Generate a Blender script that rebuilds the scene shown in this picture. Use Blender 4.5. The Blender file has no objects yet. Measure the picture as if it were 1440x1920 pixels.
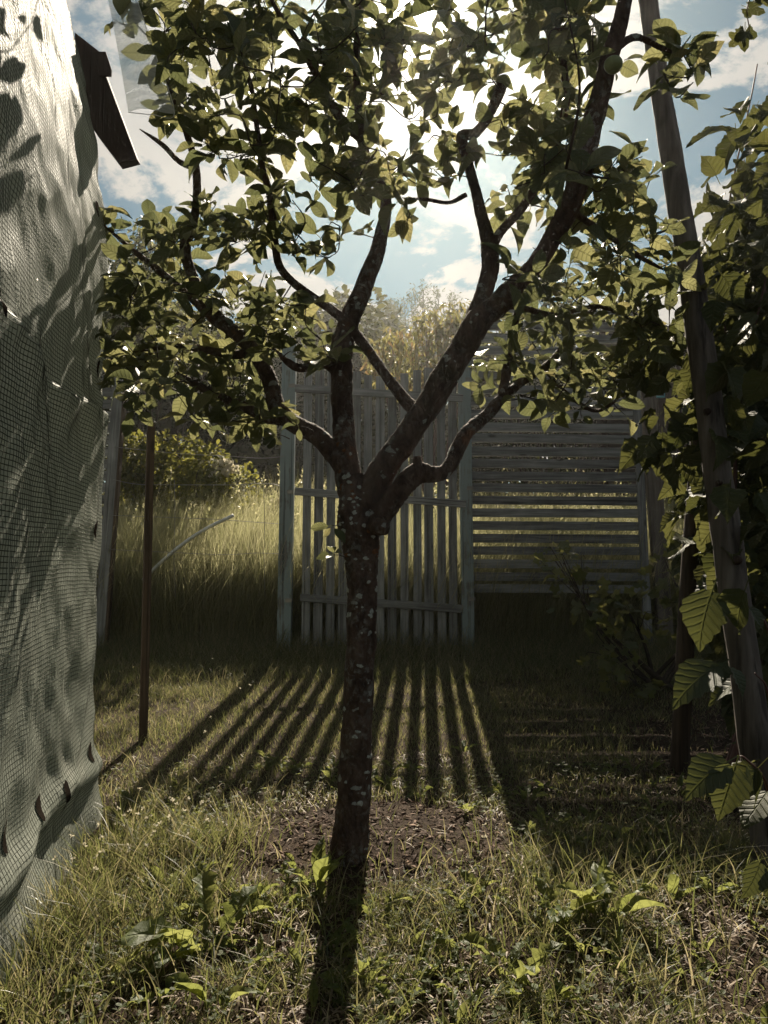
import bpy, bmesh, math, random
import numpy as np
from mathutils import Vector, Matrix

SC = bpy.context.scene
COL = SC.collection
R = math.radians

# ------------------------------------------------------------------ camera
PITCH = R(4.0)
FPX = 1442.0                      # focal length in photograph pixels (1440 x 1920)
CAM = np.array([0.0, 0.0, 1.0])
SLOPE = math.tan(R(3.0))          # the lawn climbs gently away from the camera
cam_d = bpy.data.cameras.new('camera')
cam = bpy.data.objects.new('camera', cam_d)
COL.objects.link(cam)
cam.location = CAM
cam.rotation_euler = (math.pi / 2 + PITCH, 0, 0)
cam_d.sensor_fit = 'VERTICAL'
cam_d.sensor_height = 36.0
cam_d.sensor_width = 27.0
cam_d.lens = 36.0 * FPX / 1920.0
cam_d.clip_start = 0.02
cam_d.clip_end = 2000.0
SC.camera = cam

FWD = np.array([0, math.cos(PITCH), math.sin(PITCH)])
UPV = np.array([0, -math.sin(PITCH), math.cos(PITCH)])
RIG = np.array([1.0, 0, 0])


def ray(px, py):
    d = FWD + RIG * ((px - 720.0) / FPX) + UPV * ((960.0 - py) / FPX)
    return d


def W(px, py, dist):
    """Point seen at a pixel, standing at the world distance y = dist."""
    d = ray(px, py)
    return CAM + d * (dist / d[1])


def proj(P):
    P = np.atleast_2d(P) - CAM
    z = P @ FWD
    return 720 + FPX * (P @ RIG) / z, 960 - FPX * (P @ UPV) / z, z


# ------------------------------------------------------------------ sun, sky
SUN = ray(792, 22)
SUN = SUN / np.linalg.norm(SUN)
sun_el = math.asin(SUN[2])
sun_az = math.atan2(SUN[0], SUN[1])
sl = bpy.data.lights.new('sun', 'SUN')
sl.energy = 5.0
sl.angle = R(0.53)
sl.color = (1.0, 0.885, 0.71)
so = bpy.data.objects.new('sun', sl)
COL.objects.link(so)
so.location = (0, 0, 30)
so.rotation_euler = Vector(SUN).to_track_quat('Z', 'Y').to_euler()

SC.view_settings.view_transform = 'Standard'
SC.view_settings.look = 'None'
SC.view_settings.exposure = 1.12
SC.view_settings.gamma = 1.0
SC.view_settings.use_curve_mapping = False
SC.render.engine = 'CYCLES'
SC.cycles.use_denoising = True
SC.cycles.max_bounces = 8
SC.cycles.diffuse_bounces = 3
SC.cycles.glossy_bounces = 2
SC.cycles.transmission_bounces = 5
SC.cycles.transparent_max_bounces = 8
SC.cycles.volume_bounces = 0
SC.cycles.sample_clamp_indirect = 6.0
SC.cycles.caustics_reflective = False
SC.cycles.caustics_refractive = False

world = bpy.data.worlds.new('World')
SC.world = world
world.use_nodes = True
wn, wl = world.node_tree.nodes, world.node_tree.links
wn.clear()


class NT:
    """Small helper to write node trees."""

    def __init__(self, tree):
        self.t, self.n, self.l = tree, tree.nodes, tree.links

    def put(self, sock, v):
        if v is None:
            return
        if hasattr(v, 'is_linked') or hasattr(v, 'links'):
            self.l.new(v, sock)
        else:
            sock.default_value = v

    def node(self, kind, out=0, ins=None, **kw):
        nd = self.n.new(kind)
        for k, v in kw.items():
            setattr(nd, k, v)
        for k, v in (ins or {}).items():
            self.put(nd.inputs[k], v)
        nd_out = nd.outputs[out]
        return nd_out

    def math(self, op, a, b=None, c=None, clamp=False):
        nd = self.n.new('ShaderNodeMath')
        nd.operation = op
        nd.use_clamp = clamp
        for i, v in enumerate((a, b, c)):
            if v is not None:
                self.put(nd.inputs[i], v)
        return nd.outputs[0]

    def vmath(self, op, a, b=None, out=0):
        nd = self.n.new('ShaderNodeVectorMath')
        nd.operation = op
        self.put(nd.inputs[0], a)
        if b is not None:
            self.put(nd.inputs[1], b)
        return nd.outputs[out]

    def mix(self, fac, a, b, blend='MIX'):
        nd = self.n.new('ShaderNodeMix')
        nd.data_type = 'RGBA'
        nd.blend_type = blend
        self.put(nd.inputs[0], fac)
        self.put(nd.inputs[6], a)
        self.put(nd.inputs[7], b)
        return nd.outputs[2]

    def ramp(self, fac, stops, interp='LINEAR'):
        nd = self.n.new('ShaderNodeValToRGB')
        cr = nd.color_ramp
        cr.interpolation = interp
        while len(cr.elements) < len(stops):
            cr.elements.new(0.5)
        for e, (p, c) in zip(cr.elements, stops):
            e.position = p
            e.color = c if len(c) == 4 else (*c, 1)
        self.put(nd.inputs[0], fac)
        return nd.outputs[0]

    def noise(self, vec, scale, detail=4, rough=0.55, dist=0.0, out=0):
        return self.node('ShaderNodeTexNoise', out, {'Vector': vec, 'Scale': scale, 'Detail': detail,
                                                     'Roughness': rough, 'Distortion': dist})

    def map(self, vec, loc=(0, 0, 0), scale=(1, 1, 1), rot=(0, 0, 0)):
        return self.node('ShaderNodeMapping', 0, {'Vector': vec, 'Location': loc, 'Scale': scale, 'Rotation': rot})


def g3(r, g, b):
    return (r, g, b, 1.0)


w = NT(world.node_tree)
SKY_STRENGTH = 0.05
sky = wn.new('ShaderNodeTexSky')
sky.sky_type = 'NISHITA'
sky.sun_disc = False
sky.sun_elevation = sun_el
sky.sun_rotation = sun_az
sky.air_density = 1.0
sky.dust_density = 0.7
sky.ozone_density = 1.0
skycol = w.mix(1.0, sky.outputs[0], g3(0.20, 0.345, 0.365), 'MULTIPLY')
tc = w.node('ShaderNodeTexCoord', 0)            # Generated = view direction on a world
sep = wn.new('ShaderNodeSeparateXYZ')
wl.new(tc, sep.inputs[0])
zz = w.math('ADD', w.math('MAXIMUM', sep.outputs[2], 0.0), 0.22)
comb = wn.new('ShaderNodeCombineXYZ')
wl.new(w.math('DIVIDE', sep.outputs[0], zz), comb.inputs[0])
wl.new(w.math('DIVIDE', sep.outputs[1], zz), comb.inputs[1])
cv = w.map(comb.outputs[0], loc=(5.1, 9.7, 0.0))
n1 = w.noise(cv, 3.0, 9, 0.60, 0.3)
n2 = w.noise(cv, 7.5, 6, 0.6, 0.1)
n3 = w.noise(w.map(comb.outputs[0], loc=(7.1, 3.1, 0.3)), 2.6, 5, 0.5, 0.1)
dens = w.math('ADD', w.math('MULTIPLY', n1, 0.8), w.math('MULTIPLY', n2, 0.2))
sdot = w.vmath('DOT_PRODUCT', w.vmath('NORMALIZE', tc), tuple(SUN), out=1)
sd = w.math('MAXIMUM', sdot, 0.0)
wide = w.math('POWER', sd, 14.0)
tight = w.math('POWER', sd, 120.0)
core = w.math('POWER', sd, 1500.0)
dens = w.math('ADD', dens, w.math('MULTIPLY', wide, 0.03))
mask = w.math('MULTIPLY', w.ramp(dens, [(0.500, (0, 0, 0)), (0.552, (1, 1, 1))], 'EASE'), w.math('MULTIPLY', sep.outputs[2], 12.0, clamp=True))
shade = w.ramp(n3, [(0.30, (0.70, 0.71, 0.70)), (0.55, (1.0, 0.95, 0.86))])
glow = w.math('ADD', w.math('ADD', 4.7, w.math('MULTIPLY', wide, 2.6)), w.math('MULTIPLY', tight, 10.0))
cloudcol = w.vmath('SCALE', shade)
wn_scale = cloudcol.node
wl.new(glow, wn_scale.inputs['Scale'])
# the sun's own aureole: bright thin cloud lit from behind right around the sun
aur = w.vmath('SCALE', (1.0, 0.93, 0.78))
wl.new(w.math('ADD', w.math('MULTIPLY', tight, 0.8), w.math('MULTIPLY', core, 70.0)), aur.node.inputs['Scale'])
allsky = w.vmath('ADD', w.mix(mask, skycol, cloudcol), aur)
bg = wn.new('ShaderNodeBackground')
wl.new(allsky, bg.inputs[0])
bg.inputs[1].default_value = SKY_STRENGTH
wo = wn.new('ShaderNodeOutputWorld')
wl.new(bg.outputs[0], wo.inputs[0])


# ------------------------------------------------------------------ helpers
RS = np.random.RandomState(11)
random.seed(5)


def tag(o, label=None, cat=None, group=None, kind=None):
    if label:
        o['label'] = label
    if cat:
        o['category'] = cat
    if group:
        o['group'] = group
    if kind:
        o['kind'] = kind
    return o


def link(name, data, parent=None, mat=None):
    o = bpy.data.objects.new(name, data)
    COL.objects.link(o)
    if parent is not None:
        o.parent = parent
    if mat is not None and data is not None and not data.materials:
        data.materials.append(mat)
    return o


def empty(name, loc=(0, 0, 0), rz=0.0):
    o = bpy.data.objects.new(name, None)
    COL.objects.link(o)
    o.empty_display_size = 0.1
    o.location = loc
    o.rotation_euler = (0, 0, rz)
    return o


def mesh_np(name, V, tris=None, quads=None, smooth=False, leafco=None):
    """Mesh from numpy arrays of vertices, triangles and quads."""
    V = np.asarray(V, dtype=np.float32).reshape(-1, 3)
    tris = np.zeros((0, 3), int) if tris is None else np.asarray(tris, int).reshape(-1, 3)
    quads = np.zeros((0, 4), int) if quads is None else np.asarray(quads, int).reshape(-1, 4)
    me = bpy.data.meshes.new(name)
    nl = len(tris) * 3 + len(quads) * 4
    me.vertices.add(len(V))
    me.vertices.foreach_set('co', V.ravel())
    me.loops.add(nl)
    me.loops.foreach_set('vertex_index', np.concatenate([tris.ravel(), quads.ravel()]).astype(np.int32))
    nf = len(tris) + len(quads)
    me.polygons.add(nf)
    st = np.concatenate([np.arange(len(tris)) * 3, len(tris) * 3 + np.arange(len(quads)) * 4]).astype(np.int32)
    me.polygons.foreach_set('loop_start', st)
    if smooth:
        me.polygons.foreach_set('use_smooth', np.ones(nf, bool))
    me.update(calc_edges=True)
    me.validate()
    if leafco is not None and len(me.vertices) == len(leafco):
        at = me.attributes.new('leafco', 'FLOAT_VECTOR', 'POINT')
        at.data.foreach_set('vector', np.asarray(leafco, dtype=np.float32).ravel())
    return me


def fnoise(x, y, seed=0, oct=4, f=1.0):
    """Cheap smooth noise in about -1..1."""
    rs = np.random.RandomState(seed)
    s = np.zeros(np.broadcast(x, y).shape)
    a, tot = 1.0, 0.0
    for _ in range(oct):
        for _k in range(4):
            th, ph = rs.uniform(0, 6.283, 2)
            ff = f * rs.uniform(0.7, 1.4)
            s = s + a * 0.25 * np.sin(ff * (x * math.cos(th) + y * math.sin(th)) * 6.283 + ph) * 1.5
        tot += a
        a *= 0.55
        f *= 2.1
    return s / tot


def sstep(a, b, x):
    t = np.clip((np.asarray(x, float) - a) / (b - a), 0, 1)
    return t * t * (3 - 2 * t)


def ground_z(x, y):
    x = np.asarray(x, float)
    y = np.asarray(y, float)
    yy = np.clip(y, -6, 13)
    z = SLOPE * yy
    z = z + 0.42 * sstep(6.15, 8.2, y)
    near = sstep(40, 9, np.hypot(x, y))
    z = z + near * (0.014 * fnoise(x, y, 3, 3, 0.55) + 0.006 * fnoise(x, y, 4, 2, 2.6))
    z = z - 0.05 * sstep(-0.7, -1.0, x) * sstep(3.4, 2.6, y)
    # a low heap of mulch round the apple tree
    z = z + 0.03 * np.exp(-(((x + 0.08) / 0.42) ** 2 + ((y - 2.42) / 0.22) ** 2))
    return z


def GP(px, py):
    """Ground point under a pixel."""
    d = ray(px, py)
    t = 1.0
    for _ in range(40):
        p = CAM + d * t
        t -= (p[2] - ground_z(p[0], p[1])) / (d[2] - SLOPE * d[1])
    return CAM + d * t


def catmull(P, per):
    P = np.asarray(P, float)
    Q = np.vstack([2 * P[0] - P[1], P, 2 * P[-1] - P[-2]])
    out = []
    for i in range(1, len(Q) - 2):
        p0, p1, p2, p3 = Q[i - 1], Q[i], Q[i + 1], Q[i + 2]
        for k in range(per):
            t = k / per
            out.append(0.5 * ((2 * p1) + (-p0 + p2) * t + (2 * p0 - 5 * p1 + 4 * p2 - p3) * t * t
                              + (-p0 + 3 * p1 - 3 * p2 + p3) * t ** 3))
    out.append(Q[-2])
    return np.array(out)


def tube(P, rad, seg=8, rough=0.0, seed=0):
    """Tapered tube through points P (n,3) with radii; returns verts, tris, quads."""
    P = np.asarray(P, float)
    n = len(P)
    rad = np.broadcast_to(np.asarray(rad, float), (n,))
    T = np.gradient(P, axis=0)
    T /= np.linalg.norm(T, axis=1)[:, None] + 1e-9
    ref = np.array([1.0, 0.2, 0.1]) if abs(T[0][0]) < 0.8 else np.array([0, 1.0, 0.2])
    u = np.cross(T[0], ref)
    u /= np.linalg.norm(u)
    V = []
    ang = np.arange(seg) * 2 * math.pi / seg
    rs = np.random.RandomState(seed)
    ph = rs.uniform(0, 6.28, 4)
    L = np.concatenate([[0], np.cumsum(np.linalg.norm(np.diff(P, axis=0), axis=1))])
    for i in range(n):
        u = u - T[i] * np.dot(u, T[i])
        u /= np.linalg.norm(u) + 1e-9
        v = np.cross(T[i], u)
        rr = rad[i] * np.ones(seg)
        if rough:
            rr = rr * (1 + rough * (0.5 * np.sin(2 * ang + ph[0] + L[i] * 9) + 0.5 * np.sin(3 * ang + ph[1] - L[i] * 14)
                                    + 0.5 * np.sin(L[i] * 40 + ph[2] + ang)) + rough * 0.5 * rs.uniform(-1, 1, seg))
        V.append(P[i] + np.outer(np.cos(ang) * rr, u) + np.outer(np.sin(ang) * rr, v))
    V = np.vstack(V)
    i = np.repeat(np.arange(n - 1), seg)
    j = np.tile(np.arange(seg), n - 1)
    j2 = (j + 1) % seg
    quads = np.stack([i * seg + j, i * seg + j2, (i + 1) * seg + j2, (i + 1) * seg + j], 1)
    c0, c1 = len(V), len(V) + 1
    V = np.vstack([V, P[0], P[-1]])
    k = np.arange(seg)
    k2 = (k + 1) % seg
    t0 = np.stack([np.full(seg, c0), k2, k], 1)
    b = (n - 1) * seg
    t1 = np.stack([np.full(seg, c1), b + k, b + k2], 1)
    return V, np.vstack([t0, t1]), quads


class Joiner:
    def __init__(self):
        self.V, self.T, self.Q, self.n = [], [], [], 0

    def add(self, V, T=None, Q=None):
        self.V.append(np.asarray(V, float))
        if T is not None and len(T):
            self.T.append(np.asarray(T) + self.n)
        if Q is not None and len(Q):
            self.Q.append(np.asarray(Q) + self.n)
        self.n += len(V)

    def mesh(self, name, smooth=True, leafco=None):
        return mesh_np(name, np.vstack(self.V), np.vstack(self.T) if self.T else None,
                       np.vstack(self.Q) if self.Q else None, smooth, leafco)


def board_mesh(name, sx, sy, sz, bev=0.003, jit=0.0, seed=0, subdiv=0):
    """Sawn board, centred, with worn edges."""
    bm = bmesh.new()
    bmesh.ops.create_cube(bm, size=1.0)
    for v in bm.verts:
        v.co = Vector((v.co.x * sx, v.co.y * sy, v.co.z * sz))
    rr = random.Random(seed)
    if jit:
        for v in bm.verts:
            v.co += Vector((rr.uniform(-jit, jit), rr.uniform(-jit, jit) * 0.5, rr.uniform(-jit, jit)))
    bmesh.ops.bevel(bm, geom=bm.edges[:], offset=bev, segments=1, affect='EDGES')
    me = bpy.data.meshes.new(name)
    bm.to_mesh(me)
    bm.free()
    return me


def beam_between(name, A, B, wx, wy, mat, parent, seed=0, bev=0.003, roll=0.0):
    """Board from A to B; wx across in the picture plane, wy in depth."""
    A, B = Vector(A), Vector(B)
    L = (B - A).length
    me = board_mesh(name, wx, wy, L, bev, 0.0015, seed)
    o = link(name, me, parent, mat)
    z = (B - A).normalized()
    y = Vector((0, 1, 0))
    y = (y - z * y.dot(z)).normalized()
    x = y.cross(z)
    m = Matrix((x, y, z)).transposed().to_4x4()
    m = m @ Matrix.Rotation(roll, 4, 'Z')
    m.translation = (A + B) / 2
    if parent is not None:
        m = Matrix.Translation(-Vector(parent.location)) @ m
    o.matrix_local = m
    return o


# ------------------------------------------------------------------ materials
def new_mat(name):
    m = bpy.data.materials.new(name)
    m.use_nodes = True
    m.node_tree.nodes.clear()
    return m, NT(m.node_tree)


def out_surf(k, shader, vol=None):
    o = k.n.new('ShaderNodeOutputMaterial')
    k.l.new(shader, o.inputs[0])


def principled(k, col, rough=0.7, spec=0.3, normal=None):
    return k.node('ShaderNodeBsdfPrincipled', 0, {'Base Color': col, 'Roughness': rough,
                                                  'Specular IOR Level': spec, 'Normal': normal})


def rnd(k):
    """A random number for each leaf, whether it is an object or an island of a joined mesh."""
    a = k.node('ShaderNodeNewGeometry', 'Random Per Island')
    b = k.node('ShaderNodeObjectInfo', 'Random')
    return k.math('FRACT', k.math('ADD', a, b))


def leaf_mat(name, stops, tstops, trans=0.5, rough=0.42, spec=0.45, scale=60.0, veins=0, vbump=0.003):
    m, k = new_mat(name)
    r = rnd(k)
    oc = k.node('ShaderNodeTexCoord', 3)
    nz = k.noise(oc, scale, 3, 0.6)
    f = k.math('ADD', k.math('MULTIPLY', r, 0.8), k.math('MULTIPLY', nz, 0.25))
    c = k.ramp(f, stops)
    t = k.ramp(f, tstops)
    bump = k.node('ShaderNodeBump', 0, {'Strength': 0.25, 'Distance': 0.002, 'Height': nz})
    if veins:
        lc = k.node('ShaderNodeAttribute', 1, attribute_name='leafco')
        sp_ = k.n.new('ShaderNodeSeparateXYZ')
        k.l.new(lc, sp_.inputs[0])
        ax = k.math('ABSOLUTE', sp_.outputs[0])
        rib = k.math('SUBTRACT', 1.0, k.math('MULTIPLY', ax, 45.0), clamp=True)
        ph = k.math('MULTIPLY', k.math('SUBTRACT', sp_.outputs[1], k.math('MULTIPLY', ax, 0.75)), veins * 6.2832)
        lat = k.math('POWER', k.math('MULTIPLY_ADD', k.math('SINE', ph), 0.5, 0.5), 5.0)
        vein = k.math('MAXIMUM', rib, k.math('MULTIPLY', lat, 0.55))
        c = k.mix(k.math('MULTIPLY', vein, 0.45), c, k.mix(0.5, c, g3(0.22, 0.23, 0.10)))
        t = k.mix(k.math('MULTIPLY', vein, 0.5), t, g3(0.07, 0.075, 0.02))
        bump = k.node('ShaderNodeBump', 0, {'Strength': 0.8, 'Distance': vbump, 'Height': k.math('SUBTRACT', k.math('MULTIPLY', nz, 0.25), vein)})
    p = principled(k, c, rough, spec, bump)
    tr = k.node('ShaderNodeBsdfTranslucent', 0, {'Color': t, 'Normal': bump})
    mx = k.node('ShaderNodeMixShader', 0, {0: trans, 1: p, 2: tr})
    out_surf(k, mx)
    return m


M = {}
M['apple_leaf'] = leaf_mat('apple_leaf',
                           [(0.0, (0.040, 0.058, 0.018)), (0.5, (0.060, 0.078, 0.024)), (1.0, (0.095, 0.105, 0.035))],
                           [(0.0, (0.10, 0.12, 0.05)), (0.5, (0.21, 0.215, 0.09)), (0.85, (0.36, 0.345, 0.15)), (1.0, (0.46, 0.38, 0.17))], 0.42, veins=8)
M['vine_leaf'] = leaf_mat('vine_leaf',
                          [(0.0, (0.026, 0.038, 0.013)), (1.0, (0.055, 0.062, 0.024))],
                          [(0.0, (0.07, 0.08, 0.02)), (1.0, (0.22, 0.215, 0.065))], 0.27, 0.6, 0.25, veins=7, vbump=0.005)
M['raspberry_leaf'] = leaf_mat('raspberry_leaf',
                               [(0.0, (0.040, 0.058, 0.028)), (1.0, (0.065, 0.08, 0.040))],
                               [(0.0, (0.08, 0.09, 0.025)), (1.0, (0.16, 0.165, 0.045))], 0.22, 0.5, 0.3, veins=8, vbump=0.007)
M['currant_leaf'] = leaf_mat('currant_leaf',
                             [(0.0, (0.05, 0.07, 0.02)), (1.0, (0.09, 0.10, 0.035))],
                             [(0.0, (0.22, 0.22, 0.05)), (1.0, (0.42, 0.38, 0.12))], 0.45)
M['weed_leaf'] = leaf_mat('weed_leaf',
                          [(0.0, (0.055, 0.085, 0.022)), (1.0, (0.10, 0.13, 0.045))],
                          [(0.0, (0.22, 0.25, 0.06)), (1.0, (0.38, 0.39, 0.12))], 0.5, 0.5, 0.3, veins=6, vbump=0.004)
M['hedge_leaf'] = leaf_mat('hedge_leaf',
                           [(0.0, (0.022, 0.032, 0.012)), (1.0, (0.050, 0.058, 0.022))],
                           [(0.0, (0.08, 0.09, 0.02)), (1.0, (0.20, 0.19, 0.05))], 0.3, 0.7, 0.15)
M['rose_leaf'] = leaf_mat('rose_leaf',
                          [(0.0, (0.035, 0.050, 0.014)), (1.0, (0.10, 0.11, 0.03))],
                          [(0.0, (0.16, 0.17, 0.03)), (1.0, (0.42, 0.38, 0.08))], 0.4, 0.7, 0.15)
M['peach_leaf'] = leaf_mat('peach_leaf',
                           [(0.0, (0.05, 0.065, 0.02)), (0.7, (0.10, 0.095, 0.035)), (1.0, (0.17, 0.09, 0.05))],
                           [(0.0, (0.22, 0.23, 0.05)), (0.7, (0.40, 0.34, 0.10)), (1.0, (0.45, 0.25, 0.11))], 0.42)
M['far_leaf'] = leaf_mat('far_leaf',
                         [(0.0, (0.035, 0.050, 0.028)), (1.0, (0.06, 0.075, 0.04))],
                         [(0.0, (0.10, 0.12, 0.05)), (1.0, (0.18, 0.19, 0.08))], 0.3)
M['grass'] = leaf_mat('grass',
                      [(0.0, (0.030, 0.045, 0.012)), (0.5, (0.060, 0.072, 0.023)), (0.72, (0.15, 0.132, 0.062)), (1.0, (0.33, 0.275, 0.165))],
                      [(0.0, (0.15, 0.185, 0.05)), (0.5, (0.25, 0.255, 0.085)), (0.72, (0.37, 0.335, 0.15)), (1.0, (0.54, 0.45, 0.27))], 0.42, 0.42, 0.5, 9.0)
M['tall_grass'] = leaf_mat('tall_grass',
                           [(0.0, (0.075, 0.085, 0.028)), (0.5, (0.14, 0.14, 0.05)), (1.0, (0.26, 0.22, 0.10))],
                           [(0.0, (0.22, 0.235, 0.095)), (0.5, (0.44, 0.425, 0.215)), (1.0, (0.66, 0.60, 0.38))], 0.5, 0.42, 0.5, 5.0)
M['litter'] = leaf_mat('litter',
                       [(0.0, (0.060, 0.040, 0.025)), (0.5, (0.15, 0.105, 0.065)), (1.0, (0.34, 0.26, 0.165))],
                       [(0.0, (0.10, 0.07, 0.03)), (1.0, (0.34, 0.24, 0.13))], 0.2, 0.6, 0.3, 30.0)
M['chips'] = leaf_mat('chips',
                      [(0.0, (0.045, 0.029, 0.022)), (0.6, (0.11, 0.072, 0.054)), (1.0, (0.32, 0.225, 0.165))],
                      [(0.0, (0.05, 0.03, 0.02)), (1.0, (0.12, 0.08, 0.05))], 0.06, 0.8, 0.12, 60.0)
M['petal'] = leaf_mat('petal', [(0.0, (0.62, 0.58, 0.47)), (1.0, (0.80, 0.76, 0.66))],
                      [(0.0, (0.55, 0.50, 0.36)), (1.0, (0.75, 0.68, 0.5))], 0.35, 0.6, 0.2)


def make_bark():
    m, k = new_mat('bark')
    oc = k.node('ShaderNodeTexCoord', 3)
    nz = k.noise(k.map(oc, scale=(1, 1, 0.55)), 26, 8, 0.65, 0.4)
    fine = k.noise(oc, 120, 4, 0.6)
    base = k.ramp(nz, [(0.30, (0.028, 0.018, 0.014)), (0.50, (0.090, 0.058, 0.044)), (0.72, (0.175, 0.125, 0.098))])
    # pale flat lichen discs
    warp = k.vmath('ADD', oc, k.vmath('SCALE', k.noise(oc, 22, 3, out=1)))
    warp.node.inputs[1].links[0].from_node.inputs['Scale'].default_value = 0.06
    v = k.node('ShaderNodeTexVoronoi', 0, {'Vector': k.map(warp, scale=(1, 1, 1.35)), 'Scale': 21.0, 'Randomness': 1.0})
    vc = k.node('ShaderNodeTexVoronoi', 1, {'Vector': k.map(warp, scale=(1, 1, 1.35)), 'Scale': 21.0, 'Randomness': 1.0})
    sel = k.node('ShaderNodeSeparateColor', 0, {0: vc})
    thr = k.math('MULTIPLY', k.math('SUBTRACT', sel, 0.55), 0.75)
    lich = k.math('GREATER_THAN', thr, k.math('ADD', v, k.math('MULTIPLY', k.math('SUBTRACT', fine, 0.5), 0.14)))
    lcol = k.ramp(fine, [(0.3, (0.24, 0.25, 0.23)), (0.7, (0.46, 0.47, 0.43))])
    c = k.mix(k.math('MULTIPLY', lich, 0.8), base, lcol)
    # crusty grey lichen in rough patches
    cr = k.math('MULTIPLY', k.ramp(k.noise(oc, 52, 6, 0.7, 0.5), [(0.50, (0, 0, 0)), (0.58, (1, 1, 1))]), k.ramp(k.noise(oc, 6.5, 4, 0.6), [(0.47, (0, 0, 0)), (0.58, (1, 1, 1))]))
    c = k.mix(k.math('MULTIPLY', cr, 0.38), c, lcol)
    # rusty orange lichen
    og = k.noise(oc, 7.0, 5, 0.6)
    om = k.ramp(og, [(0.63, (0, 0, 0)), (0.70, (1, 1, 1))])
    c = k.mix(k.math('MULTIPLY', om, 0.8), c, g3(0.17, 0.075, 0.035))
    gm = k.ramp(k.noise(oc, 4.0, 4, 0.6), [(0.55, (0, 0, 0)), (0.75, (1, 1, 1))])
    c = k.mix(k.math('MULTIPLY', gm, 0.35), c, g3(0.07, 0.08, 0.035))
    vor = k.node('ShaderNodeTexVoronoi', 0, {'Vector': k.map(oc, scale=(1, 1, 0.45)), 'Scale': 55.0}, feature='DISTANCE_TO_EDGE')
    h = k.math('ADD', k.math('ADD', nz, k.math('MULTIPLY', lich, 0.10)), k.math('ADD', k.math('MULTIPLY', fine, 0.3), k.math('MULTIPLY', k.math('MINIMUM', vor, 0.25), 1.2)))
    b = k.node('ShaderNodeBump', 0, {'Strength': 1.0, 'Distance': 0.018, 'Height': h})
    out_surf(k, principled(k, c, 0.85, 0.2, b))
    return m


M['bark'] = make_bark()


def make_wood(name, dark, mid, light, rough=0.8, grain=(38, 38, 2.2), bump=0.5, paint=None, knots=True):
    """Weathered wood; the grain runs along local Z."""
    m, k = new_mat(name)
    oc = k.node('ShaderNodeTexCoord', 3)
    r = k.node('ShaderNodeObjectInfo', 'Random')
    off = k.node('ShaderNodeCombineXYZ', 0, {0: k.math('MULTIPLY', r, 31.0), 1: k.math('MULTIPLY', r, 17.0), 2: k.math('MULTIPLY', r, 53.0)})
    p = k.vmath('ADD', oc, off)
    g = k.noise(k.map(p, scale=grain), 1.0, 6, 0.62, 0.6)
    g2 = k.noise(k.map(p, scale=(grain[0] * 4, grain[1] * 4, grain[2] * 2)), 1.0, 3, 0.6)
    blot = k.noise(p, 5.0, 4, 0.6)
    f = k.math('ADD', k.math('MULTIPLY', g, 0.65), k.math('ADD', k.math('MULTIPLY', g2, 0.2), k.math('MULTIPLY', blot, 0.25)))
    f = k.math('ADD', f, k.math('MULTIPLY', k.math('SUBTRACT', r, 0.5), 0.12))
    c = k.ramp(f, [(0.36, dark), (0.54, mid), (0.72, light)])
    if knots:
        v = k.node('ShaderNodeTexVoronoi', 0, {'Vector': k.map(p, scale=(7, 7, 2.6)), 'Scale': 1.0})
        kn = k.ramp(v, [(0.05, (1, 1, 1)), (0.11, (0, 0, 0))])
        c = k.mix(k.math('MULTIPLY', kn, 0.75), c, g3(dark[0] * 0.6, dark[1] * 0.55, dark[2] * 0.5))
    if paint:
        wear = k.math('ADD', k.math('MULTIPLY', g, 0.5), k.math('MULTIPLY', blot, 0.6))
        wm = k.ramp(wear, [(0.58, (0, 0, 0)), (0.66, (1, 1, 1))])
        pv = k.ramp(blot, [(0.3, paint), (0.7, tuple(min(1, x * 1.25) for x in paint))])
        c = k.mix(wm, pv, c)
    crack = k.ramp(k.noise(k.map(p, scale=(grain[0] * 1.5, grain[1] * 1.5, grain[2] * 0.35)), 1.0, 3, 0.5), [(0.34, (0, 0, 0)), (0.40, (1, 1, 1))])
    c = k.mix(k.math('MULTIPLY', k.math('SUBTRACT', 1.0, crack), 0.6), c, g3(0.012, 0.009, 0.008))
    h = k.math('ADD', f, k.math('MULTIPLY', crack, 0.5))
    b = k.node('ShaderNodeBump', 0, {'Strength': bump, 'Distance': 0.004, 'Height': h})
    out_surf(k, principled(k, c, rough, 0.25, b))
    return m


M['grey_wood'] = make_wood('grey_wood', (0.058, 0.057, 0.056), (0.180, 0.184, 0.186), (0.34, 0.345, 0.345))
M['pole_wood'] = make_wood('pole_wood', (0.045, 0.036, 0.030), (0.125, 0.105, 0.090), (0.24, 0.21, 0.185), grain=(22, 22, 1.3), bump=0.9)
M['brown_wood'] = make_wood('brown_wood', (0.022, 0.015, 0.010), (0.055, 0.037, 0.024), (0.10, 0.068, 0.046))
M['dark_wood'] = make_wood('dark_wood', (0.018, 0.011, 0.008), (0.040, 0.024, 0.018), (0.07, 0.045, 0.034), knots=False)
M['blue_paint'] = make_wood('blue_paint', (0.05, 0.05, 0.048), (0.11, 0.11, 0.105), (0.17, 0.17, 0.16), paint=(0.19, 0.235, 0.24))


def make_ground():
    m, k = new_mat('soil')
    oc = k.node('ShaderNodeTexCoord', 3)
    a = k.noise(oc, 3.0, 8, 0.65)
    b = k.noise(oc, 45.0, 6, 0.7)
    f = k.math('ADD', k.math('MULTIPLY', a, 0.5), k.math('MULTIPLY', b, 0.5))
    c = k.ramp(f, [(0.35, (0.020, 0.013, 0.009)), (0.5, (0.045, 0.031, 0.021)), (0.68, (0.095, 0.068, 0.046))])
    bp = k.node('ShaderNodeBump', 0, {'Strength': 0.9, 'Distance': 0.02, 'Height': b})
    out_surf(k, principled(k, c, 0.95, 0.1, bp))
    return m


M['soil'] = make_ground()


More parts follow.
